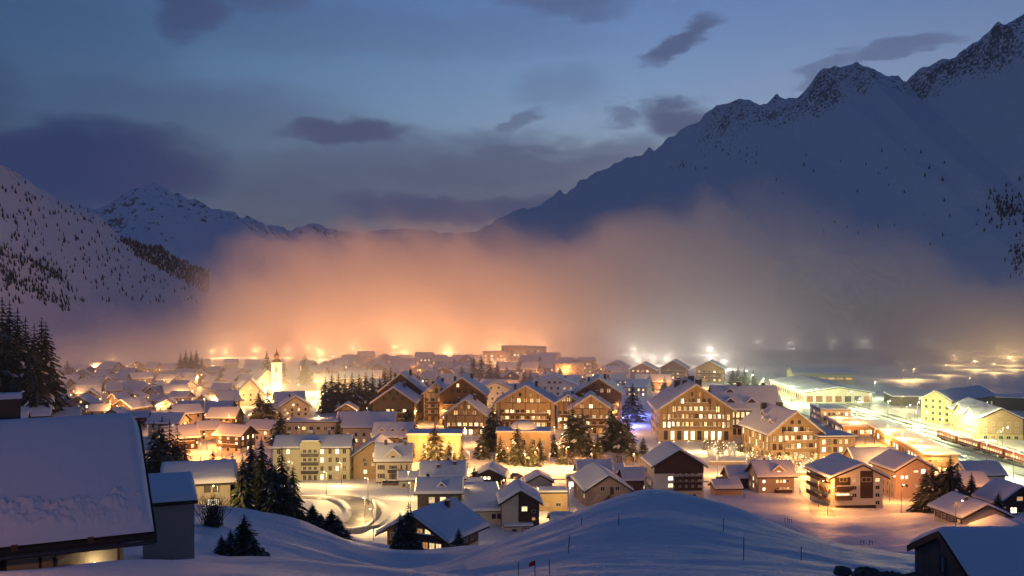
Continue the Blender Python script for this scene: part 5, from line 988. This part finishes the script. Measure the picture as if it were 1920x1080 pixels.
def carriage(label, at, ang, red=True):
    r = empty('train_carriage', at, ang); tag(r, label, 'train carriage', 'red regional train by the platform'); L = 17.6
    b = MB(); b.prism([(-1.35, .9), (1.35, .9), (1.4, 2.6), (1.25, 3.5), (.8, 3.85), (-.8, 3.85), (-1.25, 3.5), (-1.4, 2.6)], -L/2, L/2); b.build('body', 'train_red', r)
    b = MB(); b.box(-.95, .95, -L/2+.3, L/2-.3, 3.86, 4.12); b.build('roof_snow_layer', 'roof_snow', r)
    b = MB(); b.box(-1.36, 1.36, -L/2+.02, L/2-.02, 1.1, 1.25); b.build('white_stripe', 'frame_white', r)
    pm = win_pane(1.3, .85, 'window_glow')
    for k in range(9):
        for s in (-1, 1): obj('window', pm, r, (s*1.41, -L/2+1.6+k*1.8, 2.45), s*math.pi/2)
    for s in (-5.8, 5.8): b = MB(); b.box(-1.1, 1.1, -1.4, 1.4, .35, .88); b.build('bogie', 'metal_dark', r, (0, s, 0))
for k in range(4):
    y = 352+k*18.6; x = 178.4-(y-360)*.012
    carriage(f'red train carriage with lit windows, {["nearest", "second", "third", "farthest"][k]} of the four coupled', (x+3.6, y, .75), R(.7))
for k, (x, y) in enumerate(((173, 330), (174, 372), (172.6, 425), (171, 490), (196, 350), (194, 400), (192, 455), (188, 530))):
    r = empty('catenary_mast', (x, y, .5)); tag(r, f'thin railway mast with a cross arm, {ordinal(k % 4)} nearest along the {"station" if k < 4 else "far"} side of the tracks', 'mast', 'catenary masts of the rail yard')
    b = MB(); b.tube([(0, 0, 0), (0, 0, 9)], [.16, .10], 6); b.build('pole', 'metal_grey', r); s = 1 if k < 4 else -1; b = MB(); b.tube([(0, 0, 8), (s*4, 0, 8.2)], .06, 5); b.tube([(0, 0, 6.8), (s*3.4, 0, 8.1)], .04, 5); b.build('cross_arm', 'metal_grey', r)

for k, (u, Y) in enumerate(((722, 300), (732, 300), (742, 300), (752, 300))): g = G(u, Y=Y); car(f'snow capped parked car in front of the shuttered villa, {ordinal(k)} from left', g, R(8), False, 'cars parked before the shuttered villa')
g = G(1776, Y=186); car('dark car with red tail lights on the lane below the cream house', g, R(-50), True, None, False)
# ---------------------------------------------------------------- fence stakes, frames, flags on the near mound
for k, (u, Y, hp) in enumerate(((1064, 64, 34), (1160, 74, 22), (1356, 74, 24), (1394, 58, 44), (1502, 64, 26), (1090, 80, 14))):
    g = G(u, Y=Y); h = hp*Y/F; r = empty('fence_stake', g); tag(r, f'thin wooden stake standing in the mound snow, {["second from left, leaning", "third from left, short", "fourth from left", "tall one left of centre", "rightmost", "tiny one near the crest"][k]}', 'stake', 'stakes on the snow mound')
    b = MB(); b.tube([(0, 0, -.5), (.12*h*(1 if k == 0 else .15), 0, h)], .024, 6); b.build('pole', 'wood_dark', r)
for k, (u, Y) in enumerate(((1474, 226), (1482, 225), (1617, 197), (1633, 196))):
    g = G(u, Y=Y); r = empty('wooden_frame', g, R(20)); tag(r, f'small wooden trestle frame poking out of the snow field, {ordinal(k)} from left', 'trestle', 'trestle frames in the snow field')
    b = MB(); b.tube([(-.35, 0, -.3), (-.35, 0, 1.0)], .05, 5); b.build('post', 'wood_dark', r); b = MB(); b.tube([(.35, 0, -.3), (.35, 0, .95)], .05, 5); b.build('post', 'wood_dark', r); b = MB(); b.tube([(-.45, .06, .95), (.45, .06, .6)], .045, 5); b.build('brace', 'wood_brown', r)
for k, (u, Y) in enumerate(((972, 46), (1003, 47), (1030, 47))):
    g = G(u, Y=Y); r = empty('slope_marker', g); tag(r, f'thin marker pole at the lower picture edge, {["leftmost", "middle one with a red flag", "rightmost"][k]}', 'marker pole', 'marker poles at the lower edge')
    b = MB(); b.tube([(0, 0, -.5), (0, 0, .75)], .02, 5); b.build('pole', 'metal_dark', r)
    if k == 1: b = MB(); b.hexa([(-.30, 0, .42), (.0, 0, .5), (.0, .02, .5), (-.30, .02, .42), (-.26, 0, .62), (0, 0, .74), (0, .02, .74), (-.26, .02, .62)]); b.build('flag', 'flag_red', r)

# ---------------------------------------------------------------- lamps
lamps('in the old village', 'lamps of the old village', [(u_, v_) for u_, v_ in ((30, 722), (95, 735), (150, 758), (178, 700), (215, 690), (245, 742), (270, 768), (310, 735), (345, 758), (375, 780), (372, 728), (410, 745), (60, 770), (190, 775), (440, 722), (300, 790), (240, 705), (20, 750), (120, 715), (70, 705), (330, 705), (280, 715), (400, 705), (135, 785), (225, 790), (335, 815), (410, 770), (455, 765), (460, 800), (110, 755), (350, 740))], 3000, 'W')
lamps('in the bright lane left of the hotel', 'lamps of the bright lane', [(388, 850, 1.4), (402, 822, 1.2), (415, 865, 1.6), (432, 812, 1), (376, 868, 1.2), (420, 838, 1.0)], 2600, 'O')
lamps('round the church', 'lamps round the church', [(505, 752, 1.2), (527, 750, 1.5), (518, 762, 1), (508, 748, 2.6), (530, 746, 2.6), (606, 756, 3.0), (600, 738, 3.0), (560, 745, 1.0)], 3600, 'Y')
lamps('of those added to brighten the hairpin road', 'lamps added to brighten the hairpin road', [(548, 0, 1.4, 298), (640, 0, 1.6, 296), (690, 0, .9, 246), (684, 0, 1.1, 217), (612, 0, 1.6, 266), (765, 0, 1.1, 264)], 1500, 'Y')  # lamps added to brighten the bend in place of headlight trails
lamps('along the main street', 'lamps of the main street', [(684, 892, 1.5), (706, 886, 1.2), (770, 893, 1), (800, 888, 1), (848, 888, 1.1), (880, 888, .9), (930, 893, 1), (985, 894, 1), (1030, 892, 1.1), (1062, 878, 1.3), (1110, 893, .8), (1190, 892, 1), (1210, 895, 1), (1345, 896, 1), (1400, 896, .9), (1500, 897, 1.1), (1540, 900, 1), (1664, 905, 1), (1675, 880, .8)], 2700, 'W')
lamps('before the chalet hotels', 'lamps before the chalet hotels', [(1235, 852, .7), (1262, 850, .8), (1290, 850, .8), (1318, 850, .8), (1345, 850, .8), (1375, 852, .7), (1440, 876, .7), (1470, 878, .7), (1500, 878, .7), (1530, 876, .6), (1568, 874, .6)], 1000, 'Y', scale=.6)
lamps('among the resort lodges', 'lamps among the resort lodges', [(670, 800, 1), (688, 795, .8), (745, 840, .8), (800, 872, 1), (840, 872, 1), (870, 838, .5), (905, 835, .8), (955, 880, .9), (1010, 880, .9), (1040, 835, 1.6), (1055, 850, 1.2), (1110, 838, .8), (1140, 835, .8), (1165, 815, .9), (780, 800, .7), (900, 775, .9), (940, 775, .8), (1000, 812, .8), (650, 836, .8), (560, 836, .7), (720, 812, .7), (830, 800, .6), (1075, 815, .9), (1150, 800, .8), (600, 812, 1), (540, 806, .8)], 1900, 'W')
lamps('in the town behind the lodges', 'lamps of the town behind the lodges', [(640, 722), (690, 712), (720, 735), (760, 722), (790, 708), (830, 728), (852, 712), (880, 752), (925, 718), (960, 728), (1010, 718), (1060, 712), (1090, 728), (1130, 722), (1160, 745), (1205, 728), (1000, 750, 1.0), (960, 748), (1110, 705), (1280, 728), (1240, 735), (1320, 728)], 3000, 'O')
lamps('in the orange fog, deep ones added to light it', 'lamps in the fog, deep ones added to light it', [(585, 689, .55), (625, 684, .55), (650, 690, .55), (680, 683, .55), (715, 688, .55), (740, 682, .55), (770, 690, .55), (800, 683, .55), (830, 687, .55), (860, 682, .55), (885, 690, .55), (910, 686, .55), (940, 688, .55), (975, 684, .55), (1010, 688, .55), (1045, 684, .55), (1075, 688, .55), (700, 679, .55), (780, 678, .55), (850, 678, .55), (920, 679, .55), (640, 678, .55), (990, 679, .55), (600, 0, 10, 960), (680, 0, 12, 960), (760, 0, 14, 970), (840, 0, 14, 960), (920, 0, 12, 970), (1000, 0, 9, 960), (580, 0, 18, 1080), (660, 0, 24, 1080), (740, 0, 30, 1080), (840, 0, 30, 1090), (940, 0, 24, 1080), (1020, 0, 14, 1080), (425, 0, 14, 990), (480, 0, 18, 1000), (540, 0, 18, 1000), (925, 694, .9), (950, 695, .9), (985, 695, .9), (1030, 694, .9)], 2700, 'F')  # the strong deep rows are hidden, added to light the fog from inside
lamps('in the pale fog, deep ones added to light it', 'lamps behind the fog edge chalets', [(1195, 690), (1222, 688), (1330, 690), (1358, 694), (1250, 686), (1190, 0, 4, 1040), (1330, 0, 4, 1040), (1480, 0, 3.5, 1170), (1620, 0, 3.5, 1190), (1420, 0, 4, 1200), (1560, 0, 4, 1230), (1740, 0, 2, 1240)], 5000, 'C')  # the deep entries are added to brighten the pale fog
lamps('in the mist beyond the left roofs', 'lamps in the left mist', [(398, 0, 3, 980), (440, 690, .5), (215, 698, .4), (250, 697, .4)], 4000, 'Y')
lamps('over the rail yard', 'floodlight masts of the rail yard', [(1398, 722, 1.2), (1408, 732, 1), (1428, 741, 1), (1452, 748, 1.2), (1484, 758, 1.2), (1530, 764, 1.2), (1590, 770, 1), (1630, 775, 1), (1665, 790, 1), (1700, 800, 1), (1735, 815, 1), (1765, 830, 1), (1810, 828, 1), (1880, 850, 1), (1850, 880, .8), (1640, 748, .6), (1900, 905, .6), (1610, 785, .8), (1720, 792, .8), (1790, 818, 1)], 4200, 'G', 'tall floodlight mast', 1.35, 'floodlight')
lamps('on the station forecourt', 'lamps of the station forecourt', [(1640, 838, 1.4), (1662, 832, 1.2), (1690, 850, 1.6), (1720, 866, 1.2), (1745, 880, 1.1), (1622, 842, .9), (1600, 815, .8), (1570, 805, .6)], 3000, 'O')
lamps('before the yellow apartment blocks', 'lamps before the yellow blocks', [(1712, 802, 1), (1765, 812, 1), (1800, 826, 1), (1870, 845, .8), (1690, 770, .6)], 2600, 'Y')
lamps('on the far slope, deepest added to light fog', 'floodlights of the far slope', [(1690, 716, 1.0), (1712, 713, 1.0), (1772, 705, .9), (1825, 694, 1.3), (1862, 700, 1), (1890, 686, 1.6), (1900, 694, 1), (1815, 733, .5), (1790, 686, 1), (1870, 0, 3, 1020), (1930, 0, 4, 1000)], 2600, 'Y', 'bright slope floodlight', 1.1, 'floodlight')  # the deepest pair stands in the fog, added for its yellow glow
lamps('near the right edge houses', 'lamps near the right edge houses', [(1792, 0, .7, 206), (1862, 0, 1, 262), (1905, 0, 1, 258), (1668, 0, 1.6, 270), (1535, 0, 2.0, 256), (1500, 0, .8, 282), (1552, 0, 1.2, 240), (1690, 0, .7, 238)], 1000, 'O')  # some along the field's edge are added to light its snow
lamps('near the stepped house', 'lamps near the stepped house', [(770, 0, .9, 238), (868, 0, .9, 244), (940, 0, .7, 250), (1010, 0, .9, 240), (700, 0, .8, 178), (870, 0, .6, 190), (1068, 0, .6, 245)], 1000, 'Y')
lamps('outside the view beside the big farmhouse, lighting its eave snow', None, [(-322, 0, 1, 24.2)], 170, 'O', 'assumed lamp post', .34)  # assumed and unseen, set low so its light grazes the lumpy eave snow
lamps('by the blue lit tree', None, [(1180, 800), (1168, 786, .8), (1192, 780, .8)], 3600, 'B', 'blue spotlight on a post', .7, 'lamp')
lamps('beside the near cream house', None, [(408, 0, 1.0, 132)], 500, 'Y', 'small lamp', .5)

# ---------------------------------------------------------------- air
def b_vol(name, f):
    m = bpy.data.materials.new(name); m.use_nodes = True; m.node_tree.nodes.clear(); t = NT(m.node_tree)
    out = t.n('ShaderNodeOutputMaterial'); r = f(t); m.node_tree.links.new(r, out.inputs['Volume']); MATS[name] = m; return m
b_vol('haze_air', lambda t: t.n('ShaderNodeVolumePrincipled', ins={'Color': (0.8, 0.85, 1, 1), 'Density': 0.00007, 'Anisotropy': 0.0}).outputs[0])
_zs = [(o.matrix_world @ Vector(c)).z for o in bpy.data.objects if o.get('kind') == 'structure' for c in o.bound_box]
hz = MB(); hz.box(-14500, 14500, -600, 14500, min(-14, min(_zs)-1), max(_zs)+20); tag(hz.build('haze', 'haze_air'), kind='stuff')
def fog_v(t):
    p = wpos(t); s = t.n('ShaderNodeSeparateXYZ', ins={0: p}); x, y, z = s.outputs[0], s.outputs[1], s.outputs[2]
    pw = t.n('ShaderNodeCombineXYZ', ins={0: t.m('MULTIPLY_ADD', z, .55, t.m('MULTIPLY', x, .9)), 1: t.m('MULTIPLY', y, .6), 2: t.m('MULTIPLY', z, .55)}).outputs[0]
    n1 = t.noise(pw, 0.008, 3, 0.55); n2 = t.noise(pw, 0.026, 3, 0.55)
    n = t.m('ADD', t.m('MULTIPLY', t.m('SUBTRACT', n1, .5), 120.0), t.m('MULTIPLY', t.m('SUBTRACT', n2, .5), 85.0))
    fc = t.n('ShaderNodeFloatCurve'); xm = t.m('MULTIPLY_ADD', x, 1/1300, 500/1300); t.t.links.new(xm, fc.inputs['Value'])
    cur = fc.mapping.curves[0]; pts = [(-500, 36), (-330, 44), (-285, 66), (-255, 86), (-195, 100), (-107, 116), (0, 110), (50, 106), (100, 122), (175, 142), (245, 126), (312, 102), (385, 92), (440, 74), (800, 66)]
    pts = [((a+500)/1300, b_/160) for a, b_ in pts]
    cur.points[0].location = pts[0]; cur.points[1].location = pts[-1]
    for q in pts[1:-1]: cur.points.new(*q)
    fc.mapping.update()
    top = t.smooth(t.m('SUBTRACT', t.m('ADD', z, n), t.m('MULTIPLY', fc.outputs[0], 160.0)), 17.0, -17.0)
    front = t.smooth(t.m('ADD', y, t.m('MULTIPLY', n, 0.8)), 740.0, 910.0)
    left = t.smooth(t.m('ADD', x, t.m('MULTIPLY', n, 0.5)), -320.0, -255.0, 0.16, 1.0)
    d = t.m('MULTIPLY', t.m('MULTIPLY', t.m('MULTIPLY', top, front), left), t.smooth(n2, .35, .65, .014, .005))
    mist = t.m('MULTIPLY', t.m('MULTIPLY', t.smooth(t.m('ADD', y, n), 400.0, 600.0), t.smooth(t.m('ADD', z, t.m('MULTIPLY', n, .4)), 42.0, 8.0)), t.smooth(x, 140.0, 40.0, 0.0008, 0.0026))
    return t.n('ShaderNodeVolumePrincipled', ins={'Color': (0.95, 0.93, 0.96, 1), 'Density': t.m('ADD', d, mist), 'Anisotropy': 0.2}).outputs[0]
b_vol('fog_air', fog_v).cycles.volume_step_rate = 0.3
fg = MB(); fg.box(-500, 800, 440, 1350, -4, 200)
tag(fg.build('fog_bank', 'fog_air'), kind='stuff')
